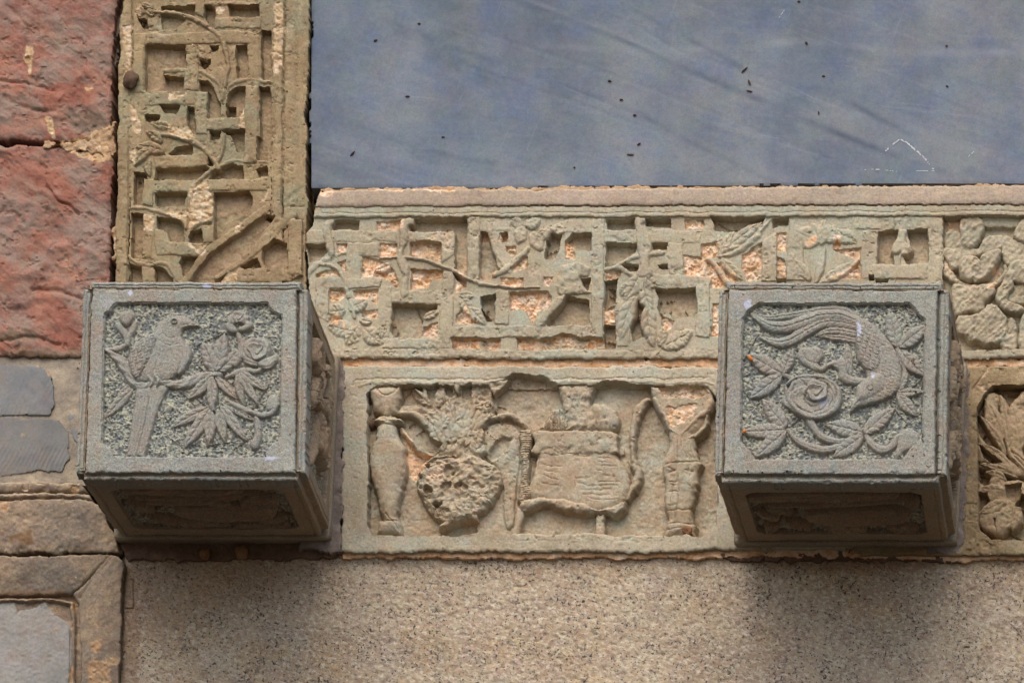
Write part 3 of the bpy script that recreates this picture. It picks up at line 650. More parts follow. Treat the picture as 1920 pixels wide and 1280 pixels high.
# ------------------------------------------------------------------ horizontal fretwork band
def build_band():
    root = thing('carved_lintel_band', 'long horizontal sandstone band of pierced fretwork and plants under the blue-grey slab', 'carved band', at(1250, 672, 0.0))
    R = Relief(axis(560, 2300, 1.6, 566, 1950), axis(344, 690, 1.6), -20, 21, 1.2, 1.8)
    BG = R.part('background'); R.L[:] = BG; R.auto = BG
    FA = R.part('fascia', M_FASCIA); FI = R.part('fillet'); FWK = R.part('fretwork'); BR = R.part('bottom_rail')
    top = [(560, 345), (1200, 352), (2310, 340), (2310, 383), (1400, 387), (1000, 388), (604, 390), (560, 392)]
    R.poly(top, 30, FA, base=-20, edge=.9, b=8, f=lambda X, Y, d: -6*np.clip((388-Y)/35, 0, 1)**1.5)
    R.poly(ident(560, 389, 1000, 389, 1400, 388, 2310, 384, 2310, 403, 1400, 408, 1000, 408, 608, 408, 560, 410), 26, FI, base=-20, edge=.9, b=3)
    R.groove(ident(606, 401, 1000, 401, 1400, 400, 2310, 396), 2.2, 1.6)
    R.poly(ident(560, 408, 1768, 406, 1768, 690, 560, 690), 20, FWK, base=-20, edge=.95, b=2)
    R.poly(ident(560, 655, 1340, 657, 2310, 655, 2310, 690, 560, 690), 21.5, BR, base=-20, edge=.95, b=3)
    R.poly(ident(1690, 408, 1768, 406, 1768, 655, 1738, 655, 1738, 450, 1690, 440), 21.5, FWK, base=-20, edge=.95, b=3)
    bars = [cE(45, 325, 650, 330, 650, 400, 45, 410), cE(320, 410, 530, 410, 530, 500, 410, 500, 410, 650, 320, 650), cE(120, 640, 560, 650, 540, 710, 120, 712), cE(120, 640, 200, 640, 200, 930, 120, 900),
            cE(540, 700, 620, 700, 600, 1040, 535, 1040), cE(860, 340, 1040, 335, 1040, 480, 950, 540, 950, 420, 870, 400), cE(960, 600, 1035, 600, 1020, 1040, 945, 1110, 940, 800), cE(1130, 245, 1205, 245, 1205, 660, 1130, 660),
            cE(1130, 245, 1420, 245, 1420, 335, 1205, 335), cE(540, 1045, 1010, 1045, 1010, 1115, 540, 1110), cE(1310, 730, 1400, 730, 1400, 950, 1310, 950), cE(1020, 970, 1422, 965, 1422, 1045, 1010, 1045),
            cE(730, 335, 1040, 335, 1040, 400, 730, 400), cE(620, 740, 960, 720, 950, 820, 620, 810),
            cF(605, 245, 690, 245, 680, 1040, 600, 1040), cF(0, 965, 600, 965, 600, 1040, 0, 1040), cF(690, 325, 1330, 325, 1320, 405, 690, 405), cF(1115, 405, 1215, 405, 1210, 620, 1120, 620),
            cF(1000, 620, 1410, 640, 1380, 715, 1030, 710), cF(1305, 700, 1390, 700, 1390, 1040, 1300, 1040), cF(430, 245, 610, 250, 610, 340, 300, 340), cF(770, 800, 860, 790, 860, 1100, 770, 1100),
            cG(295, 370, 385, 320, 385, 620, 290, 620), cG(460, 235, 550, 300, 550, 620, 445, 620), cG(915, 310, 1010, 310, 1000, 600, 915, 600), cG(850, 225, 1415, 222, 1415, 300, 850, 300), cG(1325, 300, 1410, 300, 1405, 640, 1330, 640), cG(980, 520, 1320, 520, 1320, 605, 980, 600)]
    for i, b in enumerate(bars):
        k = R.part('fret_bar'); R.poly(b, 21.6+0.8*((i*5) % 4), k, base=-20, edge=.95, b=4)
    def pk(c, p, chip=0.0, floor=None):
        R.pocket(c(*p), floor=(-20 if not chip else -7) if floor is None else floor, lab=BG, chip=chip)
    for p in ((210, 290, 240, 258, 400, 255, 400, 318, 230, 320), (770, 255, 1120, 245, 1120, 640, 1110, 700, 1040, 640, 1035, 600, 1045, 345, 1030, 335, 740, 330, 735, 300), (45, 415, 175, 415, 185, 470, 150, 500, 70, 540, 60, 470),
              (625, 820, 920, 825, 915, 870, 830, 920, 815, 1040, 640, 1030, 610, 1000), (1215, 340, 1285, 340, 1290, 420, 1330, 560, 1350, 600, 1280, 650, 1205, 640), (1215, 770, 1305, 755, 1305, 930, 1220, 930)): pk(cE, p)
    for p in ((515, 270, 700, 258, 700, 318, 520, 320), (255, 415, 315, 415, 315, 470, 260, 475), (540, 420, 650, 415, 650, 505, 535, 510), (420, 500, 520, 520, 600, 545, 640, 600, 670, 680, 660, 710, 630, 700, 610, 660, 560, 640, 420, 635),
              (120, 620, 180, 590, 250, 600, 280, 630, 120, 635), (255, 540, 315, 520, 312, 600, 270, 560), (205, 715, 310, 720, 320, 750, 270, 790, 205, 810), (360, 725, 525, 725, 520, 820, 470, 790, 380, 790), (410, 860, 525, 850, 520, 910, 420, 900),
              (200, 920, 260, 870, 330, 985, 310, 990, 200, 930), (835, 980, 930, 935, 930, 1040, 820, 1030), (1040, 640, 1115, 650, 1110, 700, 1045, 735), (1045, 900, 1120, 825, 1140, 880, 1205, 950, 1040, 945), (1215, 340, 1270, 345, 1270, 390, 1220, 400), (1340, 350, 1390, 350, 1385, 400, 1330, 390)): pk(cE, p, .9)
    pk(cE, (750, 410, 870, 400, 945, 410, 945, 530, 860, 520, 750, 490), .75, -15); pk(cE, (750, 585, 960, 585, 955, 640, 880, 650, 860, 700, 750, 720), .95, -13)
    pk(cE, (1040, 470, 1110, 470, 1115, 610, 1050, 600), .6, -14); pk(cE, (1020, 1050, 1340, 1050, 1340, 1115, 1025, 1118), 1.0, -12); pk(cE, (1240, 580, 1330, 570, 1320, 640, 1220, 650), .6, -16)
    for p in ((0, 345, 40, 345, 40, 400, 0, 400), (310, 350, 400, 345, 385, 430, 360, 510, 290, 515, 300, 440), (480, 345, 600, 340, 600, 460, 500, 450, 440, 400), (520, 660, 590, 650, 580, 720, 540, 690),
              (300, 940, 400, 820, 435, 770, 580, 790, 590, 940, 560, 955, 310, 960), (705, 255, 895, 255, 895, 320, 710, 320), (950, 255, 1125, 255, 1125, 315, 960, 300), (1400, 245, 1570, 245, 1570, 330, 1440, 320),
              (700, 410, 915, 410, 900, 460, 800, 550, 700, 580), (1005, 410, 1105, 410, 1100, 450, 1005, 450), (790, 555, 910, 560, 915, 600, 860, 600), (1050, 560, 1110, 550, 1110, 590, 1060, 580), (690, 670, 770, 650, 760, 810, 700, 850, 690, 830),
              (690, 960, 760, 950, 760, 1110, 690, 1110), (1025, 715, 1300, 715, 1300, 900, 1200, 905, 1150, 920, 1100, 870, 1060, 900, 1040, 850, 1050, 780), (870, 880, 910, 770, 990, 870, 1000, 900, 960, 1020, 880, 1060, 860, 980)): pk(cF, p)
    for p in ((20, 430, 90, 430, 100, 490, 60, 500), (90, 540, 175, 500, 175, 560, 150, 580, 80, 600), (0, 640, 150, 640, 150, 700, 0, 700), (430, 395, 490, 400, 490, 520, 430, 530), (280, 630, 340, 630, 320, 690, 280, 690),
              (1230, 255, 1350, 255, 1350, 305, 1230, 310), (700, 600, 800, 600, 780, 640, 700, 660), (690, 850, 760, 830, 760, 950, 690, 950), (1215, 490, 1320, 500, 1400, 540, 1470, 600, 1500, 700, 1400, 710, 1400, 640, 1215, 630),
              (1325, 415, 1450, 410, 1440, 500, 1330, 520), (1460, 540, 1564, 620, 1564, 680, 1520, 660), (1065, 900, 1150, 930, 1130, 980, 1090, 1000, 1065, 960), (1410, 815, 1470, 815, 1460, 1030, 1395, 1030)): pk(cF, p, .9)
    pk(cF, (55, 740, 310, 730, 335, 780, 320, 820, 240, 860, 230, 900, 200, 940, 170, 870, 130, 850, 60, 860), 1.0, -13); pk(cF, (105, 1050, 340, 1045, 400, 1020, 480, 1025, 520, 1046, 680, 1045, 700, 1115, 110, 1115), 1.0, -12)
    for p in ((0, 230, 310, 228, 300, 260, 240, 300, 80, 310, 0, 300), (355, 235, 455, 232, 450, 270, 360, 290), (1015, 320, 1140, 300, 1110, 420, 1110, 510, 1010, 510), (1190, 300, 1320, 300, 1325, 500, 1200, 510, 1170, 450, 1220, 400), (1000, 610, 1080, 605, 1070, 630, 1000, 630),
              (380, 600, 440, 600, 440, 635, 380, 635), (960, 580, 990, 580, 990, 610, 960, 610)): pk(cG, p)
    for p in ((385, 325, 445, 320, 445, 440, 385, 430), (170, 460, 290, 380, 295, 560, 290, 610, 200, 620, 165, 540), (385, 470, 440, 500, 440, 620, 385, 620), (555, 380, 640, 330, 640, 380, 580, 430), (735, 340, 790, 320, 780, 420, 735, 420),
              (730, 430, 910, 410, 910, 600, 700, 600, 830, 540, 900, 480), (1415, 235, 1530, 230, 1530, 290, 1420, 290), (0, 500, 60, 520, 150, 620, 0, 640), (0, 380, 30, 380, 20, 470, 0, 480)): pk(cG, p, .85)
    s3 = 3.555
    def vine(c, pts, ws, h=26, nm='vine_stem'):
        k = R.part(nm); R.line(c(*pts), sc(s3*1.2, *ws), h-1.5, k, base=-20, edge=.82)
    vine(cE, (60, 640, 80, 590, 160, 530, 260, 490, 320, 470), (40, 50, 40, 24), 25); vine(cE, (135, 555, 200, 560, 260, 595, 300, 650, 335, 760, 370, 900), (24, 34, 36, 30), 27)
    vine(cE, (540, 510, 740, 510, 840, 520, 950, 560, 1050, 600, 1150, 660, 1250, 690, 1350, 700, 1450, 710, 1600, 705), (18, 26, 30, 32, 30, 24, 16), 27)
    vine(cF, (-40, 620, 30, 590, 100, 530, 180, 450), (40, 46, 44, 36), 27); vine(cF, (-80, 330, -40, 460, 20, 560, 60, 600), (30, 34, 30), 25)
    vine(cF, (770, 570, 860, 520, 960, 495, 1080, 480), (30, 40, 44, 40), 26); vine(cF, (1380, 520, 1430, 560, 1490, 650, 1540, 720), (34, 44, 46), 27)
    vine(cF, (700, 595, 780, 580, 860, 620, 940, 660), (30, 40, 30), 26)
    k = R.part('bud'); R.poly(cE(170, 270, 200, 255, 235, 262, 215, 330, 240, 430, 240, 500, 200, 500, 170, 400, 160, 330), 26, k, base=-20, smooth=True)
    k = R.part('bud'); R.poly(cE(670, 290, 700, 250, 760, 255, 765, 295, 730, 310, 735, 400, 700, 480, 740, 560, 730, 700, 745, 760, 700, 790, 680, 740, 690, 640, 660, 520, 670, 400), 25.5, k, base=-20, smooth=True)
    k = R.part('curled_leaf'); R.poly(cF(370, 770, 430, 760, 400, 830, 340, 880, 300, 940, 270, 970, 275, 995, 250, 1005, 228, 980, 225, 940, 280, 860), 27, k, base=-20, smooth=True)
    k = R.part('scroll'); R.line(cF(560, 740, 600, 740, 630, 790, 620, 815), sc(s3, 30, 26, 20), 24.5, k, base=-20)
    k = R.part('flower'); R.poly(cF(370, 620, 400, 560, 430, 560, 520, 540, 570, 560, 600, 590, 570, 640, 520, 650, 560, 720, 590, 740, 480, 760, 400, 760, 360, 700), 25.5, k, base=-20, smooth=True, f=lambda X, Y, d: 1.6*vn(X, Y, 8, 5))
    for a, b, w in (((150, 300), (60, 260), 90), ((150, 300), (110, 420), 100), ((150, 300), (270, 260), 90), ((200, 330), (280, 480), 100), ((330, 300), (220, 420), 90), ((330, 300), (430, 340), 80)):
        k = R.part('petal'); R.leaf(cF(*a)[0], cF(*b)[0], w/s3, 25.5, k, base=-20, vein=.7)
    k = R.part('flower_stem'); R.poly(cF(895, 255, 950, 250, 955, 280, 940, 300, 990, 360, 1005, 450, 990, 560, 1010, 640, 900, 640, 925, 560, 910, 450, 900, 340), 26, k, base=-20, smooth=True)
    for a, b, w in (((950, 620), (820, 810), 100), ((950, 640), (1000, 880), 110), ((900, 760), (790, 1080), 120), ((980, 800), (1020, 1110), 110), ((950, 640), (1050, 700), 80), ((1060, 1100), (1290, 990), 130), ((1050, 1100), (1080, 960), 70), ((860, 680), (790, 760), 70)):
        k = R.part('leaf'); R.leaf(cF(*a)[0], cF(*b)[0], w/s3, 26, k, base=-20, bend=.05)
    for a, b, w in (((310, 850), (200, 880), 110), ((330, 850), (460, 790), 110), ((370, 1000), (180, 960), 130), ((400, 960), (320, 1100), 110), ((430, 980), (560, 1090), 120), ((540, 960), (560, 1060), 60), ((400, 920), (500, 940), 60),
                    ((1080, 760), (1150, 900), 100), ((1130, 830), (1250, 960), 90), ((830, 920), (940, 860), 60), ((1060, 750), (1180, 760), 60), ((620, 560), (500, 600), 70)):
        k = R.part('leaf'); R.leaf(cE(*a)[0], cE(*b)[0], w/s3, 25, k, base=-20)
    k = R.part('bud'); R.line(cE(1180, 800, 1230, 850, 1270, 900), sc(s3, 10, 6), 20, k, base=-20)
    sg = 3.31
    for a, b, w in (((30, 450), (300, 250), 90), ((30, 470), (120, 300), 70), ((40, 480), (180, 620), 70), ((60, 440), (20, 330), 60)):
        k = R.part('leaf'); R.leaf(cG(*a)[0], cG(*b)[0], w/sg, 25, k, base=-20)
    k = R.part('vine_stem'); R.line(cG(350, 235, 300, 300, 240, 360, 130, 440, 30, 470), sc(sg, 26, 50, 60, 40), 25.5, k, base=-20)
    for a, b, w in (((640, 400), (490, 300), 160), ((660, 400), (680, 235), 110), ((700, 390), (740, 270), 110), ((750, 300), (880, 390), 110), ((620, 640), (690, 400), 60), ((640, 640), (910, 480), 80), ((590, 620), (480, 480), 80), ((660, 390), (600, 260), 80)):
        k = R.part('iris_petal'); R.leaf(cG(*a)[0], cG(*b)[0], w/sg, 25.5, k, base=-20, vein=.8)
    k = R.part('bud'); R.poly(cG(1140, 300, 1190, 300, 1190, 370, 1225, 410, 1215, 450, 1160, 460, 1155, 440, 1140, 455, 1100, 445, 1100, 400, 1130, 360), 26, k, base=-20, smooth=True)
    k = R.part('vine_stem'); R.line(cG(1158, 450, 1140, 540, 1110, 640), sc(sg, 30, 24), 22.5, k, base=-20)
    # flower panel at the right end
    PET = lambda pts, h, nm='petal', sm=True, e=.6: R.poly(cR(*pts), h+1, R.part(nm), base=-20, edge=e, b=6, smooth=sm, f=lambda X, Y, d: 2.2*fbm(X, Y, 10, 31, 3)-1.5*np.abs(np.sin((X*.7+Y*.6)*.35+2*vn(X, Y, 30, 3))))
    R.poly(ident(1840, 404, 2310, 400, 2310, 420, 1840, 424), 12, BG, base=-20)
    PET((130, 200, 230, 210, 300, 300, 380, 330, 420, 250, 560, 230, 560, 340, 420, 370, 300, 400, 200, 390, 130, 340), 12)
    PET((250, 110, 400, 110, 410, 200, 380, 290, 310, 330, 250, 300, 235, 200), 17)
    PET((110, 330, 200, 340, 260, 400, 230, 480, 180, 500, 120, 420), 21); PET((400, 380, 540, 345, 545, 420, 490, 500, 420, 560, 350, 590, 330, 540, 390, 450), 22)
    PET((235, 420, 300, 385, 370, 400, 400, 450, 385, 530, 320, 590, 260, 565, 225, 500), 25, 'flower_heart', True, .5)
    PET((110, 420, 180, 500, 250, 570, 330, 600, 470, 580, 560, 510, 570, 450, 600, 500, 520, 600, 420, 640, 250, 620, 110, 520), 15)
    PET((200, 600, 330, 620, 480, 600, 500, 680, 440, 740, 380, 830, 300, 820, 210, 850, 180, 740, 185, 660), 21, 'broken_leaf')
    PET((220, 850, 380, 830, 440, 760, 520, 760, 590, 850, 600, 950, 570, 1040, 510, 1060, 420, 1070, 380, 1040, 310, 1045, 270, 990, 220, 980, 200, 900), 23, 'leaf', False)
    PET((560, 560, 620, 480, 640, 620, 600, 720, 720, 780, 700, 830, 620, 820, 540, 770, 510, 690), 23); PET((600, 480, 680, 430, 900, 430, 900, 600, 640, 590), 22)
    PET((640, 240, 700, 120, 760, 110, 820, 240, 740, 300), 21); PET((560, 240, 640, 260, 760, 300, 800, 420, 620, 470, 560, 400), 13); PET((600, 610, 760, 600, 760, 740, 640, 740, 565, 690), 12)
    PET((690, 870, 760, 820, 900, 860, 900, 1110, 700, 1110), 20); PET((600, 860, 660, 900, 665, 1110, 560, 1100, 560, 1060), 14); PET((540, 1060, 600, 960, 650, 1100), 18)
    PET((860, 240, 1100, 200, 1250, 380, 1100, 560, 900, 420), 20); PET((900, 560, 1200, 600, 1300, 900, 1100, 1000, 950, 800), 22, 'leaf')
    for c, pts, dv in ((cE, (130, 60, 240, 55, 230, 100, 150, 95), .9), (cE, (450, 55, 1040, 55, 1000, 72, 480, 66), .8), (cE, (860, 340, 1030, 340, 1020, 470, 960, 450, 950, 400, 870, 390), .3), (cE, (1060, 540, 1110, 640, 1080, 640), .7),
                       (cR, (110, 410, 180, 500, 170, 540, 110, 500), .6), (cR, (500, 470, 550, 450, 540, 540, 480, 560), .6), (cR, (440, 600, 520, 580, 510, 640, 450, 640), .6), (cF, (180, 560, 260, 560, 240, 640, 180, 640), .1)):
        R.chips(c(*pts), depth=.8, v=dv)
    R.erode(1.7, 34, .12, .6, skip=(FA, FI)); R.erode(1.8, 14, .42, .62, seed=4, skip=(FA, FI)); R.rough(.22, 4, .9, 50, .5)
    R.outline(ident(602, 358, 800, 355, 1000, 356, 1200, 353, 1400, 352, 1500, 349, 1800, 349, 2320, 345, 2320, 672, 560, 672, 580, 560, 578, 500, 571, 460, 573, 437, 584, 425, 589, 400, 596, 372), b=5, r=3, rough=1.6)
    R.build(root, wallmap(0), 'background', M_BAND)
build_band()

# ------------------------------------------------------------------ lower relief panels
def panel_frame(R, x0, x1, FRM, win):
    R.poly(ident(x0, 680, x1, 680, x1, 1036, x0, 1036), 28, FRM, base=-28, edge=.95, b=3)
    R.pocket(win, floor=-28, lab=0, slope=2.2)
def build_vase_panel():
    root = thing('vase_panel', 'sunken sandstone relief of two vases, a basket and an incense burner between the corbels', 'relief panel', at(990, 1035, 0.0))
    R = Relief(axis(628, 1600, 1.6, 632, 1380), axis(678, 1046, 1.6), -28, 41, 1.5, 2.6)
    FRM = R.part('frame'); R.names[0] = None
    panel_frame(R, 600, 1620, FRM, ident(690, 740, 697, 728, 708, 722, 1000, 722, 1316, 722, 1330, 730, 1342, 745, 1344, 985, 1320, 1003, 1290, 1002, 1000, 1003, 700, 1002, 690, 985))
    R.groove(ident(664, 720, 700, 710, 1000, 710, 1330, 708), 2.2, 2); R.line(ident(676, 724, 700, 716, 1000, 716, 1320, 716, 1340, 722, 1350, 740), [9, 9, 9], 29.5, R.part('inner_fillet'), base=-28, edge=.8, sm=False)
    b = -28
    # lumpy backdrop behind the basket
    k = R.part('flower_spray'); R.poly(cP(560, 190, 700, 160, 850, 150, 985, 150, 1010, 240, 1000, 320, 930, 400, 900, 470, 960, 560, 880, 610, 620, 600, 720, 510, 620, 400, 540, 320, 440, 330, 430, 290, 530, 270), 17, k, base=b, edge=.6, b=10, smooth=True,
           f=lambda X, Y, d: 5*fbm(X, Y, 16, 33, 3)+2.0*vn(X, Y, 5, 39))
    for a, e, w in (((740, 520), (690, 260), 110), ((780, 530), (850, 230), 110), ((820, 540), (960, 250), 100), ((700, 500), (560, 330), 90), ((620, 290), (500, 180), 70), ((620, 290), (560, 150), 50), ((640, 300), (690, 160), 60), ((880, 400), (1000, 330), 60)):
        q = R.part('petal', None, None, k); R.leaf(cP(*a)[0], cP(*e)[0], w/3.28, 21, q, base=b, vein=1.4)
    for a, e, w in (((700, 560), (610, 400), 90), ((860, 560), (930, 430), 100), ((660, 440), (740, 330), 70), ((880, 300), (990, 260), 60), ((760, 400), (700, 210), 60), ((840, 400), (880, 190), 60)):
        q = R.part('leaf', None, None, k); R.leaf(cP(*a)[0], cP(*e)[0], w/3.28, 22, q, base=b, vein=1.6)
    for p in ((580, 170, 650, 160, 625, 255, 600, 240), (690, 175, 745, 170, 740, 230, 700, 220), (800, 170, 860, 160, 850, 250, 800, 240)): R.pocket(cP(*p), floor=-22, lab=0)
    # basket
    k = R.part('basket'); R.poly(cP(525, 700, 545, 650, 600, 615, 680, 590, 770, 600, 850, 580, 930, 610, 1000, 650, 1040, 690, 1050, 760, 1030, 820, 1005, 870, 960, 930, 900, 960, 900, 1000, 850, 990, 780, 1005, 700, 1010, 630, 975, 590, 930, 560, 880, 540, 840, 520, 780), 25, k, base=b, edge=.5, b=20,
           f=lambda X, Y, d: 5.5*fbm(X, Y, 17, 43, 4, .6)-4*sst(0, 14, X-910+.3*(Y-900)*0)*sst(.0, .5, fbm(X, Y, 20, 45, 2))+1.8*np.clip(vn(X, Y, 5, 44), -1, .2))
    rm = R.part('basket_rim', None, None, k); R.line(cP(590, 630, 660, 600, 760, 592), sc(3.28, 22, 26, 14), 25, rm, base=b)
    rh = random.Random(8); HL = [(598, 655, 20, 14, 14), (550, 722, 14, 24, 14), (594, 812, 24, 28, 17), (652, 892, 28, 20, 22), (700, 790, 40, 34, 9), (800, 795, 36, 26, 8), (905, 790, 38, 22, 6), (735, 700, 38, 46, 8), (660, 655, 30, 20, 6)]
    HL += [(rh.uniform(620, 1010), rh.uniform(625, 940), rh.uniform(10, 34), rh.uniform(8, 20), rh.uniform(2, 6)) for q in range(16)]
    for cx, cy, rx, ry, dp in HL:
        ph_ = rh.uniform(0, 6.3); pts = [(cx+rx*(1+.3*math.sin(2*t+ph_))*math.cos(t), cy+ry*(1+.35*math.sin(3*t+ph_))*math.sin(t)) for t in np.linspace(0, 2*math.pi, 10)[:-1]]
        P = cP(*[v for p in pts for v in p]); w = R.win(P); d = sd_poly(R.WX[w], R.WY[w], smooth_loop(P)); R.H[w] -= dp*sst(-1, rh.uniform(2, 5), d)
    for i in range(9): R.groove(cP(610+i*14, 925, 635+i*13, 985), 2.5, 2, only=[k])
    R.chips(cP(600, 700, 680, 690, 690, 760, 610, 770), .5, .5); R.chips(cP(650, 640, 700, 640, 690, 690, 650, 680), .5, .5)
    st = R.part('basket_foot', None, None, k); R.line(cP(680, 1030, 740, 990, 800, 985), sc(3.28, 40, 40, 20), 22, st, base=b)
    R.pocket(cP(680, 1040, 760, 1010, 880, 1000, 890, 1040, 800, 1055, 740, 1080, 670, 1075), floor=-40, lab=0, slope=4)
    # ribbon and handle
    k = R.part('ribbon'); R.line(cP(430, 330, 520, 340, 590, 400, 650, 460, 710, 500), sc(3.28, 40, 50, 44, 26), 21, k, base=b)
    k = R.part('ribbon'); R.line(cP(430, 430, 480, 500, 560, 570, 640, 590), sc(3.28, 24, 30, 40, 20), 19, k, base=b)
    R.pocket(cP(490, 460, 540, 440, 600, 470, 680, 520, 640, 570, 560, 560, 510, 510), floor=-26, lab=0, slope=4)
    R.pocket(cP(445, 180, 510, 175, 560, 240, 500, 250, 450, 240), floor=-22, lab=0, chip=.4)
    k = R.part('basket_handle'); R.line(cP(900, 450, 960, 375, 1060, 345, 1160, 365, 1215, 430), sc(3.28, 26, 34, 44, 34), 17, k, base=b, f=lambda T, S_, d, t: 2.5*np.sin(T*23)*(d > 0))
    k = R.part('carved_bank'); R.poly(cP(960, 600, 900, 500, 920, 430, 1010, 390, 1120, 400, 1150, 460, 1150, 600, 1130, 740, 1110, 1000, 1060, 1000, 1050, 740, 1010, 640), 9, k, base=b, edge=.4, b=22, smooth=True)
    R.pocket(cP(975, 560, 1010, 500, 1060, 465, 1110, 470, 1080, 540, 1020, 600, 985, 612), floor=-27, lab=0, slope=4, f=lambda X, Y, d: -3)
    R.chips(cP(430, 440, 470, 470, 520, 560, 620, 590, 560, 700, 520, 740, 470, 720, 460, 560), 1, .9)
    # left vase
    k = R.part('vase', None, 'slender bottle vase with a cupped mouth'); R.poly(cP(240, 185, 280, 168, 430, 172, 435, 250, 415, 340, 380, 360, 430, 375, 430, 402, 400, 410, 420, 480, 458, 560, 465, 650, 440, 780, 415, 880, 405, 970, 430, 1010, 430, 1085, 285, 1085, 285, 1000, 318, 990, 300, 960, 290, 880, 250, 760, 236, 640, 245, 560, 280, 490, 292, 410, 275, 400, 275, 372, 310, 355, 265, 330, 242, 210),
            31, k, base=b, edge=.5, b=20)
    R.groove(cP(290, 180, 310, 215, 350, 230, 390, 215, 410, 180), 3, 3.5); R.groove(cP(268, 345, 340, 362, 420, 348), 3, 4); R.groove(cP(275, 408, 350, 412, 430, 408), 3, 3); R.groove(cP(285, 1000, 350, 1004, 420, 1000), 3, 3); R.groove(cP(340, 960, 390, 1020, 450, 1100), 2, 3)
    for i in range(8): R.groove(cP(298+i*15, 420, 296+i*16, 470), 2, 1.2)
    q = R.part('vase_collar', None, None, k); R.line(cP(280, 388, 350, 392, 430, 388), sc(3.28, 26, 26), 31, q, base=b, sm=False)
    for cx, cy in ((210, 248), (250, 385)):
        k = R.part('mud_dab', M_MUD, 'reddish-brown mud dab'); R.poly([(x+9*math.cos(t), y+9*math.sin(t)) for x, y in cP(cx, cy) for t in np.linspace(0, 6.28, 9)[:-1]], 14, k, base=b, edge=.3, b=9, smooth=True)
    # incense burner
    def cpart(nm, pts, h, e=.6, bb=10, parent=None, f=None, sm=True):
        k = R.part(nm, None, None, parent); R.poly(cQ(*pts), h, k, base=b, edge=e, b=bb, smooth=sm, f=f); return k
    B = cpart('burner_body', (130, 445, 300, 440, 500, 445, 620, 440, 645, 500, 640, 580, 700, 690, 725, 800, 690, 880, 640, 900, 590, 935, 480, 940, 350, 900, 230, 880, 120, 870, 95, 800, 130, 700, 150, 560), 22, .6, 16, None, lambda X, Y, d: 1.0*fbm(X, Y, 24, 55, 3))
    cpart('burner_rim', (130, 450, 300, 445, 620, 442, 640, 500, 650, 580, 150, 582, 140, 520), 25, .75, 5, B, lambda X, Y, d: 1.2*fbm(X, Y, 14, 56, 3))
    cpart('burner_belly_edge', (60, 880, 230, 850, 420, 880, 520, 920, 600, 905, 690, 870, 700, 920, 640, 970, 560, 950, 440, 950, 300, 930, 200, 895, 120, 925, 60, 940), 27, .5, 9, B, lambda X, Y, d: 2*fbm(X, Y, 10, 57, 3))
    for (x0, y0, x1, y1) in ((385, 595, 480, 600), (520, 590, 610, 592), (530, 612, 600, 615), (535, 640, 595, 640), (170, 655, 300, 655), (200, 690, 270, 690), (235, 655, 235, 760), (190, 720, 285, 745), (390, 735, 470, 735), (400, 765, 465, 765), (560, 665, 640, 668), (520, 690, 555, 695), (575, 720, 630, 724), (540, 755, 650, 755),
                             (470, 775, 640, 778), (430, 800, 600, 802), (560, 640, 560, 700), (460, 700, 460, 770), (500, 780, 500, 830), (550, 780, 552, 840), (440, 830, 600, 832), (390, 750, 390, 800), (180, 770, 280, 775), (610, 700, 640, 790), (480, 860, 640, 862), (160, 600, 150, 700)):
        R.groove(cQ(x0, y0, x1, y1), 2.6, 1.5, sm=False)
    nk = cpart('burner_lid', (290, 170, 490, 160, 492, 230, 480, 270, 500, 330, 520, 440, 330, 440, 345, 400, 310, 330, 310, 250), 27, .55, 16, B, lambda X, Y, d: 2.5*fbm(X, Y, 9, 58, 3))
    cpart('lion_mane', (170, 435, 185, 380, 230, 320, 290, 300, 340, 360, 355, 435), 21, .5, 12, B, lambda X, Y, d: 1.8*np.sin(X*1.5))
    cpart('lion_head', (490, 280, 560, 270, 620, 310, 650, 370, 620, 430, 520, 435, 500, 370), 23, .45, 16, B)
    for i in range(4): R.groove(cQ(525+i*26, 395, 520+i*28, 440), 2.5, 2)
    for i in range(6): R.groove(cQ(370+i*18, 215, 365+i*18, 280), 2.4, 1.8, only=[nk])
    cpart('burner_leg', (20, 930, 70, 930, 60, 1000, 40, 1085, 0, 1085), 20, .6, 8, B); cpart('burner_leg', (515, 950, 575, 950, 575, 1092, 512, 1092), 19, .7, 6, B, None, False)
    cpart('burner_handle', (40, 440, 120, 440, 110, 540, 100, 600, 90, 760, 130, 820, 100, 860, 60, 890, 35, 860, 45, 700, 50, 560), 23, .6, 9, B, lambda X, Y, d: 1.2*np.sin(Y*1.6))
    k = R.part('burner_handle', None, None, B); R.line(cQ(830, 250, 770, 320, 745, 420, 742, 520, 735, 620, 765, 710, 745, 790, 710, 850), sc(3.28, 40, 60, 50, 36, 50, 60, 30), 22, k, base=b)
    R.pocket(cQ(640, 440, 690, 430, 720, 470, 725, 560, 720, 640, 690, 660, 660, 600, 650, 520), floor=-24, lab=0, slope=4)
    # right vase
    k = R.part('vase', None, 'square shouldered vase with a split broken mouth'); R.poly(cQ(855, 170, 1160, 170, 1230, 195, 1240, 280, 1200, 345, 1170, 450, 1135, 490, 1130, 560, 1150, 620, 1172, 650, 1150, 700, 1152, 780, 1120, 860, 1105, 920, 1112, 1010, 1135, 1020, 1130, 1092, 945, 1092, 945, 1020, 962, 1000, 945, 900, 930, 760, 925, 650, 965, 560, 955, 460, 920, 380, 890, 300, 865, 240),
            29, k, base=b, edge=.55, b=14, f=lambda X, Y, d: 1.3*fbm(X, Y, 14, 59, 3))
    R.pocket(cQ(905, 180, 1060, 175, 1180, 180, 1210, 220, 1120, 250, 1000, 240, 930, 230), floor=-14, lab=k, chip=.75, slope=3); R.chips(cQ(960, 300, 1120, 290, 1130, 340, 1060, 400, 990, 440, 940, 380), 3, .85, rough=6)
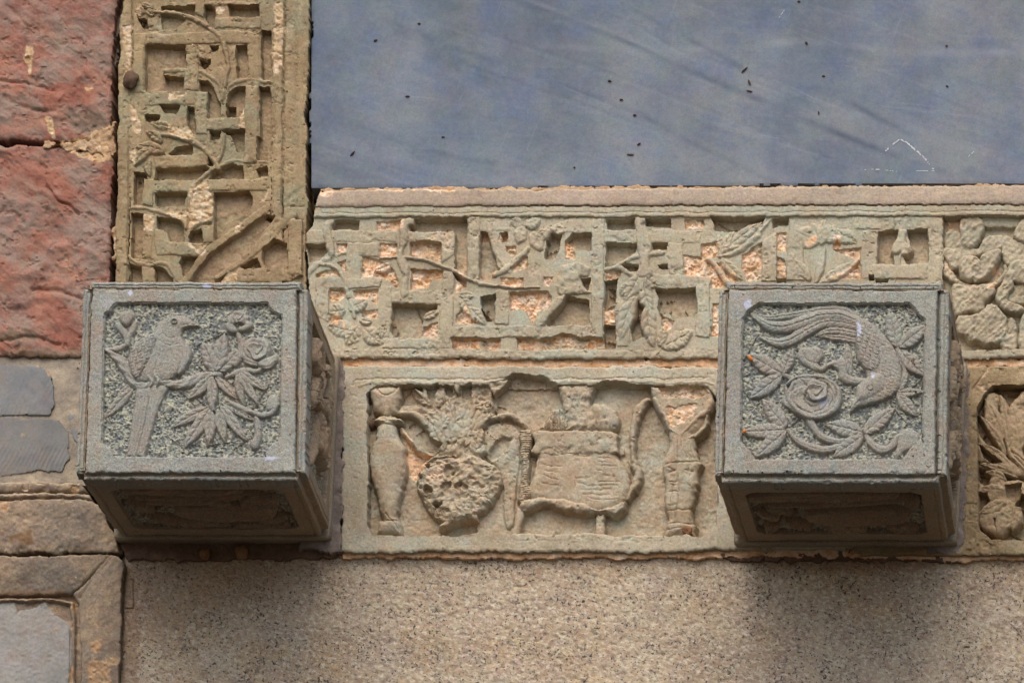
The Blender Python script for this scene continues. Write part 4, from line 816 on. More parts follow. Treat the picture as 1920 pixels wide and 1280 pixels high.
    q = R.part('vase_handle', None, None, k); R.line(cQ(1220, 270, 1190, 330, 1120, 400, 1040, 490), sc(3.28, 50, 60, 50, 30), 33, q, base=b)
    q = R.part('vase_handle', None, None, k); R.line(cQ(1200, 350, 1180, 440, 1120, 490, 1060, 500), sc(3.28, 30, 40, 30), 30, q, base=b)
    q = R.part('vase_neck_fold', None, None, k); R.line(cQ(880, 260, 930, 350, 960, 440, 1030, 480), sc(3.28, 50, 40, 30), 32, q, base=b)
    for (x0, y0, x1, y1) in ((930, 650, 1170, 640), (1020, 500, 1020, 1010), (950, 935, 1110, 930), (950, 1020, 1130, 1015), (950, 1050, 1060, 1050), (985, 940, 985, 1000), (1060, 950, 1060, 1000), (960, 760, 1010, 760), (960, 820, 1010, 820), (970, 780, 1000, 780), (985, 770, 985, 900), (965, 900, 1005, 900), (960, 670, 1000, 690), (970, 700, 1005, 680), (1070, 690, 1120, 700), (1090, 680, 1090, 730), (1080, 780, 1110, 810)):
        R.groove(cQ(x0, y0, x1, y1), 2.6, 2.4, sm=False)
    for i in range(5): R.groove(cQ(1050+i*16, 520, 1055+i*18, 570, 1080+i*18, 620), 2.2, 1.6)
    k = R.part('mud_dab', M_OCHRE, 'ochre mud dab at the foot of the right vase'); R.poly(cQ(1045, 1060, 1070, 1040, 1105, 1045, 1112, 1075, 1085, 1092, 1055, 1085), 31, k, base=b, edge=.9, b=5, smooth=True)
    # broken upper edge: jagged bites and tongues
    for p in ((985, 230, 1000, 160, 1060, 150, 1120, 110, 1180, 100, 1240, 120, 1250, 300, 1100, 330, 1010, 300),): R.pocket(cP(*p), floor=-23, lab=0, slope=5, f=lambda X, Y, d: 3*fbm(X, Y, 14, 66, 3))
    R.pocket(cQ(0, 190, 100, 120, 200, 125, 280, 175, 295, 230, 290, 300, 220, 330, 180, 400, 130, 400, 60, 330, 0, 300), floor=-22, lab=0, slope=6, f=lambda X, Y, d: 2*fbm(X, Y, 14, 67, 3))
    R.pocket(cQ(490, 220, 510, 175, 560, 150, 640, 150, 700, 165, 800, 185, 840, 200, 780, 250, 700, 330, 640, 300, 560, 265, 500, 260), floor=-24, lab=0, slope=5)
    for p in ((640, 130, 760, 130, 800, 165, 780, 225, 750, 170, 690, 165), (940, 150, 1010, 140, 1100, 140, 1060, 180, 1000, 230, 980, 190)):
        k = R.part('broken_edge'); R.poly(cP(*p), 28, k, base=b, edge=.8, b=5)
    cpart('plinth_line', (0, 1083, 230, 1080, 265, 1045, 275, 1080, 900, 1088, 950, 1088, 950, 1130, 0, 1130), 28.5, .8, 4, None, None, False)
    R.groove(cQ(700, 1085, 760, 1092, 900, 1092), 2.4, 3)
    SK = [i for i, q in enumerate(R.names) if q and q[0] in ('frame', 'inner_fillet', 'vase', 'burner_body')]; R.erode(2.2, 38, .15, .6, -22, skip=SK); R.erode(1.8, 12, .46, .62, -22, seed=4, skip=SK); R.rough(.25, 4, 1.0, 40, .8)
    R.outline(ident(640, 686, 900, 684, 1000, 686, 1340, 686, 1620, 686, 1620, 1028, 1340, 1030, 1200, 1034, 1000, 1034, 640, 1034), depth=-90, b=5, r=3, rough=1.6)
    R.build(root, wallmap(0), 'background', M_PANEL)
    return root
build_vase_panel()
def build_flower_panel():
    root = thing('leaf_panel', 'deeply cut sandstone relief of leaves and flowers at the right edge beside the right corbel', 'relief panel', at(1900, 1045, 0.0))
    R = Relief(axis(1601, 2300, 1.6, 1775, 1940), axis(678, 1056, 1.6), -34, 61)
    FRM = R.part('frame'); b = -34
    R.poly(ident(1590, 680, 2310, 680, 2310, 1048, 1590, 1048), 34, FRM, base=b, edge=.95, b=3)
    R.pocket(ident(1833, 765, 1845, 740, 1862, 724, 1930, 722, 2230, 722, 2230, 1010, 1860, 1010, 1836, 990), floor=b, lab=0, slope=2.2)
    pl = lambda nm, pts, h, e=.6, bb=9, sm=True: R.poly(cS(*pts), h, R.part(nm), base=b, edge=e, b=bb, smooth=sm, f=lambda X, Y, d: 1.2*fbm(X, Y, 12, 63, 2))
    pl('leaf', (330, 260, 350, 180, 420, 175, 430, 260, 425, 360, 455, 410, 430, 430, 380, 400, 340, 330), 26)
    pl('leaf', (425, 185, 490, 260, 470, 330, 490, 420, 560, 440, 576, 640, 540, 640, 480, 500, 445, 420, 428, 340), 31)
    pl('petal', (480, 260, 520, 200, 576, 150, 700, 150, 700, 440, 540, 440, 490, 400), 28, .45, 16)
    pl('leaf', (298, 280, 305, 400, 360, 480, 430, 510, 440, 560, 400, 560, 340, 500, 298, 460), 28)
    pl('stem', (300, 460, 380, 510, 470, 560, 576, 620, 700, 700, 700, 760, 576, 690, 480, 660, 400, 600, 320, 590, 298, 560), 29)
    pl('flower_bud', (470, 510, 510, 490, 560, 530, 640, 620, 640, 680, 560, 640, 490, 570), 33, .6, 8)
    pl('leaf_mass', (296, 700, 360, 740, 370, 680, 390, 640, 440, 650, 470, 690, 560, 690, 700, 760, 700, 860, 560, 870, 576, 950, 500, 980, 450, 1030, 400, 1020, 296, 950), 26, .6, 10)
    pl('leaf_edge', (300, 590, 400, 620, 480, 680, 420, 660, 380, 650, 300, 610), 22)
    for p, fl in (((306, 255, 330, 255, 345, 350, 380, 430, 428, 500, 380, 495, 330, 430, 305, 350), b), ((430, 200, 440, 260, 452, 412, 428, 400, 420, 300), b), ((305, 480, 340, 510, 440, 590, 390, 590, 330, 560), b), ((310, 620, 380, 630, 360, 730, 310, 700), -22), ((308, 770, 350, 770, 380, 850, 350, 900, 310, 880), b),
                  ((400, 140, 556, 135, 500, 200, 440, 185, 400, 170), b), ((460, 730, 556, 712, 548, 800, 510, 830, 470, 790), -26), ((560, 780, 640, 820, 640, 870, 520, 850), b-8), ((390, 925, 430, 920, 430, 970, 400, 975), -18), ((455, 1025, 480, 985, 580, 950, 700, 940, 700, 1040), -16)):
        R.pocket(cS(*p), floor=fl, lab=0, slope=2)
    for a, e, w, h, bd in (((450, 470), (335, 200), 74, 28, .06), ((480, 520), (425, 182), 60, 31, .04), ((470, 560), (302, 300), 52, 29, .06), ((520, 640), (300, 465), 50, 29, .05), ((540, 680), (300, 590), 46, 28, .04),
                           ((560, 520), (500, 230), 110, 32, 0.), ((640, 560), (600, 150), 120, 31, 0.), ((470, 700), (330, 640), 50, 28, .1), ((460, 760), (305, 740), 70, 28, 0.), ((470, 820), (300, 900), 80, 29, 0.), ((480, 850), (420, 1030), 90, 29, .05), ((560, 880), (500, 1000), 70, 28, 0.)):
        k = R.part('leaf'); R.leaf(cS(*a)[0], cS(*e)[0], w/3.2, h, k, base=b, bend=bd, vein=1.0)
    R.groove(cS(490, 510, 520, 560, 600, 640), 3, 3); R.groove(cS(500, 530, 560, 570, 640, 640), 3, 3)
    R.poly(ident(2260, 722, 2300, 722, 2300, 1010, 2260, 1010), 36, FRM, base=b)
    R.groove(cS(270, 160, 340, 60, 360, 20), 2.5, 3); R.chips(cS(300, 140, 345, 130, 350, 160, 320, 170), 1, .6); R.chips(cS(330, 40, 360, 20, 340, 80, 320, 90), 1, .7)
    R.erode(2.5, 34, .2, .6, -22); R.rough(.35, 4, 1.4, 32, 1.0)
    R.outline(ident(1602, 686, 2320, 684, 2320, 1041, 1602, 1040), depth=-90, b=5, r=3, rough=1.6)
    R.build(root, wallmap(0), 'background', M_PIL)
build_flower_panel()

# ------------------------------------------------------------------ mortar seams
def strip(name, label, cat, pts, ref, mat, seed, x, y, amp=3.5, parent=None, step=1.8, s=10, depth=-70, rough=5, keepbias=0):
    root = parent or thing(name, label, cat, at(*pts[0], -ref*U))
    R = Relief(axis(*x, step), axis(*y, step), ref, seed, 1.2, 2)
    R.H += amp*fbm(R.X, R.Y, s, seed, 4); R.outline(pts, depth=depth, b=3, r=2, rough=rough)
    R.build(root, wallmap(ref), 'mortar', mat); return root
strip('orange_mortar_seam', 'thin broken line of orange mortar between fretwork band and vase panel', 'mortar', ident(636, 670, 1960, 668, 2300, 668, 2300, 690, 636, 690), -9, M_SEAM, 71, (630, 2300), (664, 694), 2)
strip('lower_mortar_seam', 'ragged orange mortar seam between the relief panels and the granite below', 'mortar', ident(640, 1024, 1340, 1024, 1800, 1030, 2300, 1036, 2300, 1050, 1790, 1051, 1700, 1046, 1340, 1044, 1160, 1050, 1130, 1044, 1000, 1048, 830, 1044, 700, 1046, 640, 1048), -12, M_SEAM, 73, (630, 2300), (1020, 1056), 1.6, rough=3.5)
strip('top_mortar_line', 'pale mortar squeezed out under the bottom edge of the blue-grey slab', 'mortar', ident(600, 352, 860, 350, 1400, 349, 2300, 344, 2300, 356, 1500, 358, 1400, 362, 600, 362), -1, M_LMORT, 75, (594, 2300), (338, 366), 1.5, rough=4)
strip('grey_mortar_joint', 'grey mortar smeared up the joint right of the bird corbel', 'mortar', ident(610, 668, 636, 668, 648, 690, 645, 800, 644, 900, 640, 1000, 637, 1034, 600, 1034, 560, 1030), 2, M_GMORT, 77, (550, 660), (655, 1050), 2.5, s=22)
strip('grey_mortar_joint', 'grey mortar smeared up the joint right of the phoenix corbel', 'mortar', ident(1770, 690, 1806, 672, 1816, 700, 1817, 860, 1808, 1000, 1800, 1036, 1740, 1040), 2, M_GMORT, 79, (1730, 1832), (655, 1056), 2.5, s=22)
strip('corbel_bed_mortar', 'brown mortar bed with ochre dabs under the left corbel', 'mortar', ident(222, 1010, 640, 1015, 636, 1044, 420, 1050, 240, 1050), -14, M_BRMORT, 81, (215, 645), (1004, 1056), 3, s=14)
strip('corbel_bed_mortar', 'brown mortar bed under the right corbel', 'mortar', ident(1340, 1020, 1810, 1028, 1800, 1052, 1380, 1050, 1342, 1044), -14, M_BRMORT, 83, (1334, 1816), (1012, 1060), 3, s=14)

# ------------------------------------------------------------------ granite
def build_granite():
    root = thing('granite_lintel', 'broad speckled pinkish granite block along the bottom', 'stone block', at(1080, 1280, 0.016))
    R = Relief(axis(216, 2300, 2.4, 224, 1950), axis(1020, 1700, 2.4, 1020, 1300), -22, 91, .5, 1)
    R.H += 1.1*fbm(R.X, R.Y, 9, 92, 3)+2.2*fbm(R.X, R.Y, 90, 95, 3)-1.5*sst(.55, .75, vn(R.X, R.Y, 6, 97))
    R.groove(ident(520, 1195, 519, 1212), 3, 5, sm=False); R.groove(ident(252, 1085, 250, 1140, 236, 1140), 2.5, 4, sm=False)
    R.A['chip'][:] = 0
    R.attr('tint', ident(232, 1030, 650, 1030, 610, 1085, 490, 1135, 340, 1175, 240, 1210), .36, 60, 30); R.attr('tint', ident(232, 1060, 262, 1060, 262, 1700, 228, 1700), .5, 12, 8); R.attr('tint', ident(1380, 1040, 1810, 1040, 1740, 1066, 1560, 1072, 1420, 1066), .5, 22, 10)  # brown staining at the left, plus corbel shade painted into the granite colour
    R.outline(ident(232, 1024, 2320, 1024, 2320, 1720, 228, 1720, 226, 1280, 228, 1180, 232, 1080), depth=-90, b=6, r=4)
    R.build(root, wallmap(-22), 'block', M_GRAN)
    for px, py, r in ((383, 1039, 8), (452, 1035, 9), (445, 1040, 6)):
        pass
build_granite()
for i, (px, py, r, lb) in enumerate(((384, 1038, .0062, 'small ochre dab of mud below the left corbel, left one of the pair'), (453, 1035, .0078, 'larger ochre dab of mud below the left corbel, right one of the pair'))):
    o = ball('mud_dab', lb, 'mud dab', px, py, 0.004, r*1.1, M_OCHRE, i+3); o['group'] = 'mud dabs under the left corbel'

# ------------------------------------------------------------------ red blocks on the left
def red_block(label, pts, seed, ys, extra=None):
    root = thing('red_sandstone_block', label, 'stone block', at(pts[0][0]+80, pts[-1][1], 0.004), 'rough red sandstone blocks')
    R = Relief(axis(-460, 232, 1.8, -10, 232), axis(ys[0], ys[1], 1.8, max(-12, ys[0]), ys[1]), -6, seed, 1, 2)
    X, Y = R.X, R.Y; u = X*.82+Y*.57; v = Y*.82-X*.57
    rd = 1-np.abs(vn(u*.6, v*1.5, 26, seed+3)); R.H += 4.5*fbm(X, Y, 70, seed+1, 3)+1.5*(rd**3)*(.5+.5*fbm(X, Y, 60, seed+8, 2))+2.6*fbm(u*.85, v*1.25, 20, seed+5, 5, .55)+4*(.5-np.abs(fbm(X*.9, Y*1.3, 62, seed+15, 2)))+2*(.5-np.abs(vn(u, v, 33, seed+19)))-2.5*sst(.3, .6, fbm(X, Y, 18, seed+23, 4, .6))
    if extra: extra(R)
    R.outline(pts, depth=-95, b=9, r=6, rough=3)
    R.build(root, wallmap(-4), 'block_face', M_RED)
def ex1(R):
    k = R.part('lime_patch', M_LMORT)
    R.chips(ident(50, 85, 64, 88, 62, 120, 58, 140, 46, 110), -.6, .8); R.chips(ident(86, 218, 96, 222, 104, 262, 94, 262), -1, .9); R.chips(ident(160, 162, 176, 162, 177, 168, 161, 169), -.5, 1)
    R.groove(ident(15, 10, 40, 40, 55, 60, 48, 100), 8, 4); R.groove(ident(0, 150, 40, 156, 70, 162, 100, 170), 7, 5); R.groove(ident(20, 190, 60, 205, 100, 210), 8, 4)
    R.attr('tint', ident(120, 215, 180, 205, 212, 235, 200, 250, 150, 250), .6); R.chips(ident(198, 240, 222, 226, 222, 300, 190, 296, 150, 300, 110, 268), 0, .9)
def ex2(R):
    R.groove(ident(88, 350, 100, 362, 110, 376, 130, 384, 148, 400), 5, 6); R.groove(ident(0, 640, 60, 632, 110, 645), 8, 5); R.groove(ident(60, 540, 110, 545, 150, 560), 9, 5)
    R.attr('tint', ident(-400, 622, 60, 620, 70, 640, -400, 645), .8, 8, 8); R.attr('tint', ident(0, 655, 180, 655, 180, 700, 0, 700), .7, 10, 6)
    R.chips(ident(100, 268, 140, 278, 212, 264, 212, 300, 180, 305, 140, 290), 0, .9)
red_block('rough red sandstone block at the upper left corner', ident(-480, -320, 224, -320, 220, 0, 212, 50, 210, 100, 208, 180, 207, 228, 214, 262, 110, 266, 30, 262, -480, 262), 101, (-300, 285), ex1)
red_block('rough red sandstone block between the black joint and the grey bricks', ident(-480, 276, 80, 272, 140, 276, 214, 270, 211, 330, 206, 380, 208, 440, 203, 500, 203, 660, 150, 668, -480, 664), 131, (262, 690), ex2)
strip('lime_mortar_joint', 'crumbly pale lime mortar squeezed between the two red blocks', 'mortar', ident(84, 262, 120, 268, 150, 262, 184, 250, 200, 236, 216, 230, 217, 262, 213, 290, 196, 294, 180, 284, 150, 280, 120, 275, 90, 274), -3, M_LMORT, 151, (78, 226), (216, 312), 4, rough=9)
strip('dark_joint_mortar', 'dark crumbled mortar in the joint left of the upright carved border, at the top', 'mortar', ident(205, -300, 232, -300, 228, 60, 216, 130, 212, 130, 206, 60), -34, M_GMORT, 153, (200, 236), (-300, 140), 10, s=30, rough=6, step=3)
strip('lime_crumb', 'small crumb of lime mortar on the lower left edge of the upright carved border', 'mortar', ident(212, 424, 222, 424, 220, 450, 221, 484, 213, 484, 211, 450), 4, M_LMORT, 155, (206, 228), (418, 490), 4)

# ------------------------------------------------------------------ grey bricks, moulded course and framed panel, lower left
strip('brick_bed_mortar', 'buff lime mortar around the two grey bricks left of the bird corbel', 'mortar', ident(-480, 664, 150, 664, 170, 680, 175, 910, -480, 910), -15, M_BMORT, 161, (-440, 185), (655, 920), 2, s=26, rough=2, step=3)
def brick(label, pts, seed, mat, ref):
    root = thing('grey_brick', label, 'brick', at(40, pts[-1][1], -ref*U), 'grey bricks left of the bird corbel')
    R = Relief(axis(-460, 190, 2.2, -10, 190), axis(min(p[1] for p in pts)-6, max(p[1] for p in pts)+6, 2.2), ref, seed, 1, 2.5)
    R.H += 1.6*fbm(R.X, R.Y, 60, seed, 3)+.7*np.sin((R.X*.8+R.Y*.45+6*vn(R.X, R.Y, 60, seed+2))*.9)*sst(-.2, .5, vn(R.X, R.Y, 70, seed+6))
    R.chips([(70, 684), (106, 684), (108, 720), (90, 705)], .5, .8, rough=9); R.outline(pts, depth=-60, b=3, r=1.5, rough=2); R.build(root, wallmap(ref), 'brick_face', mat)
brick('blue-grey brick with fine curved tooling lines, upper of the two', ident(-480, 682, 20, 683, 70, 684, 92, 698, 102, 726, 104, 755, 94, 777, 40, 779, -480, 779), 171, M_BRICK, -11.5)
brick('dusty grey brick with a scooped lower edge, lower of the two', ident(-480, 786, 60, 782, 112, 788, 128, 806, 130, 860, 112, 884, 70, 880, 30, 888, -20, 896, -480, 896), 173, M_BRICK2, -12)
brick('small grey brick end beside the bird corbel', ident(128, 778, 150, 776, 175, 780, 175, 840, 146, 834, 134, 812), 175, M_BRICK, -14)
def build_course():
    root = thing('moulded_course', 'weathered rounded stone moulding with a damaged upper bead left of the bird corbel', 'stone moulding', at(80, 1036, 0))
    R = Relief(axis(-460, 244, 1.8, -10, 244), axis(894, 1044, 1.8), -18, 181, 1, 2)
    bd = R.part('upper_bead'); tor = R.part('rounded_moulding')
    R.line(ident(-480, 912, 40, 911, 165, 912), [22, 22, 20], 16, bd, base=-18, f=lambda T, S_, d, t: 0); R.line(ident(-480, 929, 40, 928, 172, 930), [11, 11], 17, bd, base=-18)
    R.poly(ident(-480, 936, 170, 936, 190, 948, 212, 990, 222, 1036, 100, 1036, -480, 1036), 22, tor, base=-18, edge=.72, b=30)
    R.H += 2.4*fbm(R.X, R.Y, 24, 183, 4)+1.0*fbm(R.X, R.Y, 6, 187, 2); R.H -= 5*sst(.25, .55, vn(R.X, R.Y, 13, 189))*np.exp(-((R.Y-913)/12)**2)
    R.attr('tint', ident(15, 1005, 55, 998, 60, 1018, 20, 1020), 1, 6, 6); R.chips(ident(125, 910, 150, 908, 148, 925, 130, 922), 1, .6); R.chips(ident(-5, 940, 20, 938, 15, 960, -5, 955), .5, .5)
    R.outline(ident(-480, 900, 60, 900, 150, 903, 168, 925, 190, 955, 214, 1000, 226, 1034, 100, 1036, -480, 1034), depth=-90, b=4, r=2, rough=3)
    R.build(root, wallmap(0), 'bed', M_MOULD)
build_course()
def build_frame():
    root = thing('framed_stone_panel', 'mitred stone frame around a smooth pale grey panel at the lower left corner', 'framed panel', at(110, 1280, 0.01))
    R = Relief(axis(-460, 240, 1.8, -10, 240), axis(1032, 1600, 1.8, 1032, 1292), -26, 191, 1, 1.6)
    rl = R.part('frame_rail'); stl = R.part('frame_stile'); lp = R.part('inner_lip'); pn = R.part('grey_panel', M_SLIP); cr = R.part('mortar_crust', M_MOULD)
    R.L[:] = pn
    R.poly(ident(-480, 1110, 160, 1110, 160, 1720, -480, 1720), 3.0, cr, base=-26, edge=.5, b=3, f=lambda X, Y, d: 2.5*fbm(X, Y, 22, 193, 3))
    R.poly(ident(-480, 1122, 12, 1119, 22, 1124, 30, 1146, 34, 1140, 68, 1134, 78, 1124, 98, 1146, 120, 1160, 128, 1172, 128, 1260, 124, 1292, 120, 1600, -480, 1600), 6.5, pn, base=-26, edge=.85, b=3)
    R.poly(ident(-480, 1042, 210, 1038, 165, 1085, 132, 1112, 90, 1114, -480, 1114), 24, rl, base=-26, edge=.8, b=6, f=lambda X, Y, d: -8*np.clip((Y-1050)/62, 0, 1)**1.3)
    R.poly(ident(208, 1036, 236, 1050, 236, 1720, 150, 1720, 152, 1240, 146, 1130, 134, 1112, 168, 1084), 24, stl, base=-26, edge=.8, b=6, f=lambda X, Y, d: -7*np.clip((205-X)/60, 0, 1)**1.3)
    R.line(ident(-480, 1121, 100, 1121, 132, 1128, 137, 1160, 135, 1300, 132, 1700), [7, 7, 7], 12, lp, base=-26, sm=False)
    R.groove(ident(150, 1120, 170, 1090, 206, 1050), 6, 2.5)
    R.H += 1.6*fbm(R.X, R.Y, 26, 195, 4)*(R.L != pn)+.5*fbm(R.X, R.Y, 60, 199, 2)+.6*fbm(R.X, R.Y, 5, 197, 2)
    for p in ((170, 1200, 190, 1200, 188, 1225, 172, 1225), (165, 1240, 205, 1235, 210, 1290, 170, 1290), (128, 1120, 142, 1118, 140, 1146, 130, 1140), (175, 1160, 183, 1160, 183, 1172, 176, 1170), (128, 1250, 138, 1240, 132, 1290, 126, 1290), (204, 1230, 222, 1230, 220, 1250, 206, 1248), (96, 1168, 106, 1170, 104, 1178, 97, 1177)):
        R.chips(ident(*p), .3, .6, soft=5)
    R.attr('tint', ident(-480, 1098, 110, 1106, 150, 1118, 100, 1120, -480, 1112), .7, 6, 5)
    R.outline(ident(-480, 1040, 60, 1041, 200, 1036, 220, 1040, 231, 1056, 229, 1110, 226, 1200, 222, 1290, 220, 1700, -480, 1700), depth=-90, b=4, r=2, rough=3)
    R.build(root, wallmap(-4), 'bed', M_MOULD)
build_frame()
strip('gap_mortar', 'grey mortar filling the crack between the framed panel and the granite', 'mortar', ident(222, 1050, 250, 1040, 250, 1400, 218, 1400, 224, 1200), -28, M_GMORT, 201, (214, 254), (1034, 1400), 4, s=20, rough=2)

# ------------------------------------------------------------------ corbels
DU = 407.0
def corbel(root, outer, slab, window, back, carve, carve_b, carve_r, seed):
    dm = DU*U
    W2 = wallmap(DU)
    # front face
    x0 = min(p[0] for p in outer)-5; x1 = max(p[0] for p in outer)+5; y0 = min(p[1] for p in outer)-5; y1 = max(p[1] for p in outer)+5
    R = Relief(np.arange(x0, x1, 1.35), np.arange(y0, y1, 1.35), DU-7, seed, .8, 1.0)
    rim = R.part('rim'); fr = R.part('frame'); gr = R.part('background', M_CGR); R.L[:] = rim
    TL, TR, BR, BL = [np.array(p, float) for p in outer]; n = 14.0
    ex = (TR-TL)/np.linalg.norm(TR-TL); ed = (BL-TL)/np.linalg.norm(BL-TL)
    notch = [TL+ex*n, TR-ex*n, TR-ex*n+ed*n, TR+ed*n, BR-ed*n, BR-ed*n-ex*n, BR-ex*n, BL+ex*n, BL+ex*n-ed*n, BL-ed*n, TL+ed*n, TL+ed*n+ex*n]
    dn = sd_poly(R.WX, R.WY, notch); R.H += 1.5*np.sqrt(1-(1-np.clip(dn/6, 0, 1))**2)*3-4.5
    R.H -= 2.6*np.exp(-((dn-7.5)/1.3)**2)
    R.poly(slab, 7, fr, base=DU-7, edge=.6, b=4)
    dd = sd_poly(R.WX, R.WY, slab); R.H -= 7*np.exp(-((dd+2.2)/1.7)**2)
    w = R.win(window); d = sd_poly(R.WX[w], R.WY[w], window)
    X, Y = R.X[w], R.Y[w]
    cell = .9*vn(X, Y, 4.2, seed+3)+.9*vn(X+.7*Y, Y-.5*X, 2.7, seed+4)+.4*vn(X, Y, 12, seed+7); gh = DU-10+1.7*cell
    # a small step inside the window edge
    R.H[w] = np.where(d > 0, np.minimum(R.H[w], DU-2.5), R.H[w]); k = sst(1.5, 4.5, d)
    R.H[w] = R.H[w]*(1-k)+gh*k; R.L[w] = np.where(d > 2.2, gr, R.L[w]); R.A['grain'][w] = np.where(d > 2, .5+.30*cell, 0)
    R.wd = d; carve(R, DU-11)
    motif = (R.L > gr); R.H = np.where(motif, DU-11+(R.H-DU+11)*.80, R.H)
    R.A['tint'] = np.where(motif, .18+.40*fbm(R.X, R.Y, 40, seed+21, 3), .4*sst(0.05, .6, fbm(R.X, R.Y, 60, seed+23, 4, .6))+.35*sst(.3, .7, fbm(R.X*2.2, R.Y*.5, 30, seed+27, 3)))
    R.H += .45*fbm(R.X, R.Y, 3.2, seed+15, 2)*(R.L != gr)+.6*fbm(R.X, R.Y, 22, seed+17, 2)
    en = sst(.25, .6, fbm(R.X, R.Y, 14, seed+61, 4))*(3+1.5*vn(R.X, R.Y, 4, seed+62)); R.H -= en*(np.exp(-(dd/5)**2)+np.exp(-((dn-2)/4)**2))*.8
    rr_ = random.Random(seed)
    for q in range(14):
        e_ = rr_.randrange(4); t_ = rr_.random()**.7 if rr_.random() < .5 else 1-rr_.random()**.7*.3; A_, B_ = ((TL, TR), (TR, BR), (BR, BL), (BL, TL))[e_]; c_ = A_+(B_-A_)*t_; rad = rr_.uniform(3, 7.5)
        dc = np.hypot(R.X-c_[0], R.Y-c_[1]*1.0)+1.5*vn(R.X, R.Y, 4, seed+63); R.H -= rr_.uniform(2, 5)*sst(rad, rad*.3, dc)
    R.keep = dn > -2.0; R.H = np.where(dn < -.4, DU-42, R.H)
    R.build(root, W2, 'rim', M_CORB)
    # body
    def P3(px, ref):
        xx, zz = unproj(px[0], px[1], -ref*U); return np.array([float(xx), -ref*U, float(zz)])
    fq = [P3(p, DU) for p in (BL, BR, TR, TL)]; bq = [P3(p, 0) for p in back]
    def pt(s_, t_, w_):
        s_, t_, w_ = np.broadcast_arrays(s_, t_, w_); s_ = s_[..., None]; t_ = t_[..., None]; w_ = w_[..., None]
        f = lambda q: (q[0]*(1-s_)+q[1]*s_)*(1-t_)+(q[3]*(1-s_)+q[2]*s_)*t_
        return f(fq)*(1-w_)+f(bq)*w_
    wid = 428.0; hei = 376*1.055
    loc = np.array(root.location)
    def loft(name, secs, mat):
        V = []; Q = []; m = 0; k = 9
        for wv, ins in secs:
            a, b2 = ins/wid, ins/hei; r = .012; ring = []
            cs = [(a, b2), (1-a, b2), (1-a, 1-b2), (a, 1-b2)]
            for i in range(4):
                c = cs[i]; nx = cs[(i+1) % 4]; pv = cs[i-1]
                ring.append((c[0]+(pv[0]-c[0])*r, c[1]+(pv[1]-c[1])*r)); ring.append((c[0]+(nx[0]-c[0])*r, c[1]+(nx[1]-c[1])*r))
                for q in range(1, k): t = r+(1-2*r)*q/k; ring.append((c[0]+(nx[0]-c[0])*t, c[1]+(nx[1]-c[1])*t))
            m = len(ring)
            for (a_, b_) in ring:
                p = pt(np.array(a_), np.array(b_), np.array(wv)); j = .0005*math.sin(a_*23+b_*31+wv*40)
                V.append(tuple(p-loc+np.array([j, 0, -j])))
        for i in range(len(secs)-1):
            for q in range(m): Q.append((i*m+q, i*m+(q+1) % m, (i+1)*m+(q+1) % m, (i+1)*m+q))
        return mesh_obj(name, V, [q for q in Q], mat, root, ang=50)
    loft('body', [(.06, 60), (.06, 16), (.066, 14.5), (.3, 14), (.6, 14), (1.02, 14)], M_CSIDE)
    loft('wall_collar', [(.945, 20), (.945, 1), (.95, -1.5), (.96, -3), (.985, -3.5), (1.0, -3), (1.05, -3)], M_CSIDE)
    # side reliefs: local coordinates a (across) and b (into the wall), H outwards
    def side(kind):
        Wd = wid if kind in 'BT' else hei
        R = Relief(np.arange(10, Wd-9, 1.8), np.arange(4, 388, 1.8), -16, seed+hash_[kind], .7, .8)
        fr2 = R.part({'B': 'underside_frame', 'T': 'top_frame', 'L': 'side_frame', 'R': 'side_frame'}[kind]); g2 = R.part({'B': 'underside_ground', 'T': 'top_ground', 'L': 'side_ground', 'R': 'side_ground'}[kind], M_CSG)
        R.L[:] = fr2
        R.poly([(n, 12), (Wd-n, 12), (Wd-n, 376), (n, 376)], 16, fr2, base=-16, edge=.8, b=4)
        R.groove([(n, 30), (Wd-n, 30)], 4, 2.5, sm=False); R.groove([(n+12, 40), (n+12, 376)], 3.5, 2.5, sm=False); R.groove([(Wd-n-12, 40), (Wd-n-12, 376)], 3.5, 2.5, sm=False)
        m = 50; win = [(m+16, 68), (Wd-m-16, 68), (Wd-m, 84), (Wd-m, 318), (Wd-m-16, 334), (m+16, 334), (m, 318), (m, 84)]
        d = sd_poly(R.WX, R.WY, win); cell = vn(R.X, R.Y, 4.2, seed+33)+.7*vn(R.X, R.Y, 2.4, seed+34)
        k = sst(0, 3, d); R.H = R.H*(1-k)+(-11+2.2*cell)*k; R.L = np.where(d > 1, g2, R.L); R.A['grain'] = np.where(d > 1, .5+.3*cell, 0)
        (carve_b if kind == 'B' else carve_r)(R, -11, Wd); R.H = np.where(R.L > g2, -11+(R.H+11)*1.12, R.H)
        R.H += np.where(R.L > g2, 2.2*np.sin(.55*(R.Y+9*vn(R.X, R.Y, 40, seed+77)+.25*R.X)), 0)
        R.A['tint'] = np.where(R.L > g2, .45, .25)+.3*fbm(R.X, R.Y, 50, seed+41, 3)
        R.H += .5*fbm(R.X, R.Y, 4, seed+35, 2)+.8*fbm(R.X, R.Y, 40, seed+37, 2)
        # mapping
        if kind == 'B': f = lambda a, b_: pt(a/Wd, 0*a, b_/DU)
        if kind == 'T': f = lambda a, b_: pt(1-a/Wd, 0*a+1, b_/DU)
        if kind == 'R': f = lambda a, b_: pt(0*a+1, a/Wd, b_/DU)
        if kind == 'L': f = lambda a, b_: pt(0*a, 1-a/Wd, b_/DU)
        A0 = f(np.array(0.), np.array(0.)); A1 = f(np.array(Wd), np.array(0.)); B1 = f(np.array(0.), np.array(DU))
        nn = np.cross(A1-A0, B1-A0); nn /= np.linalg.norm(nn)
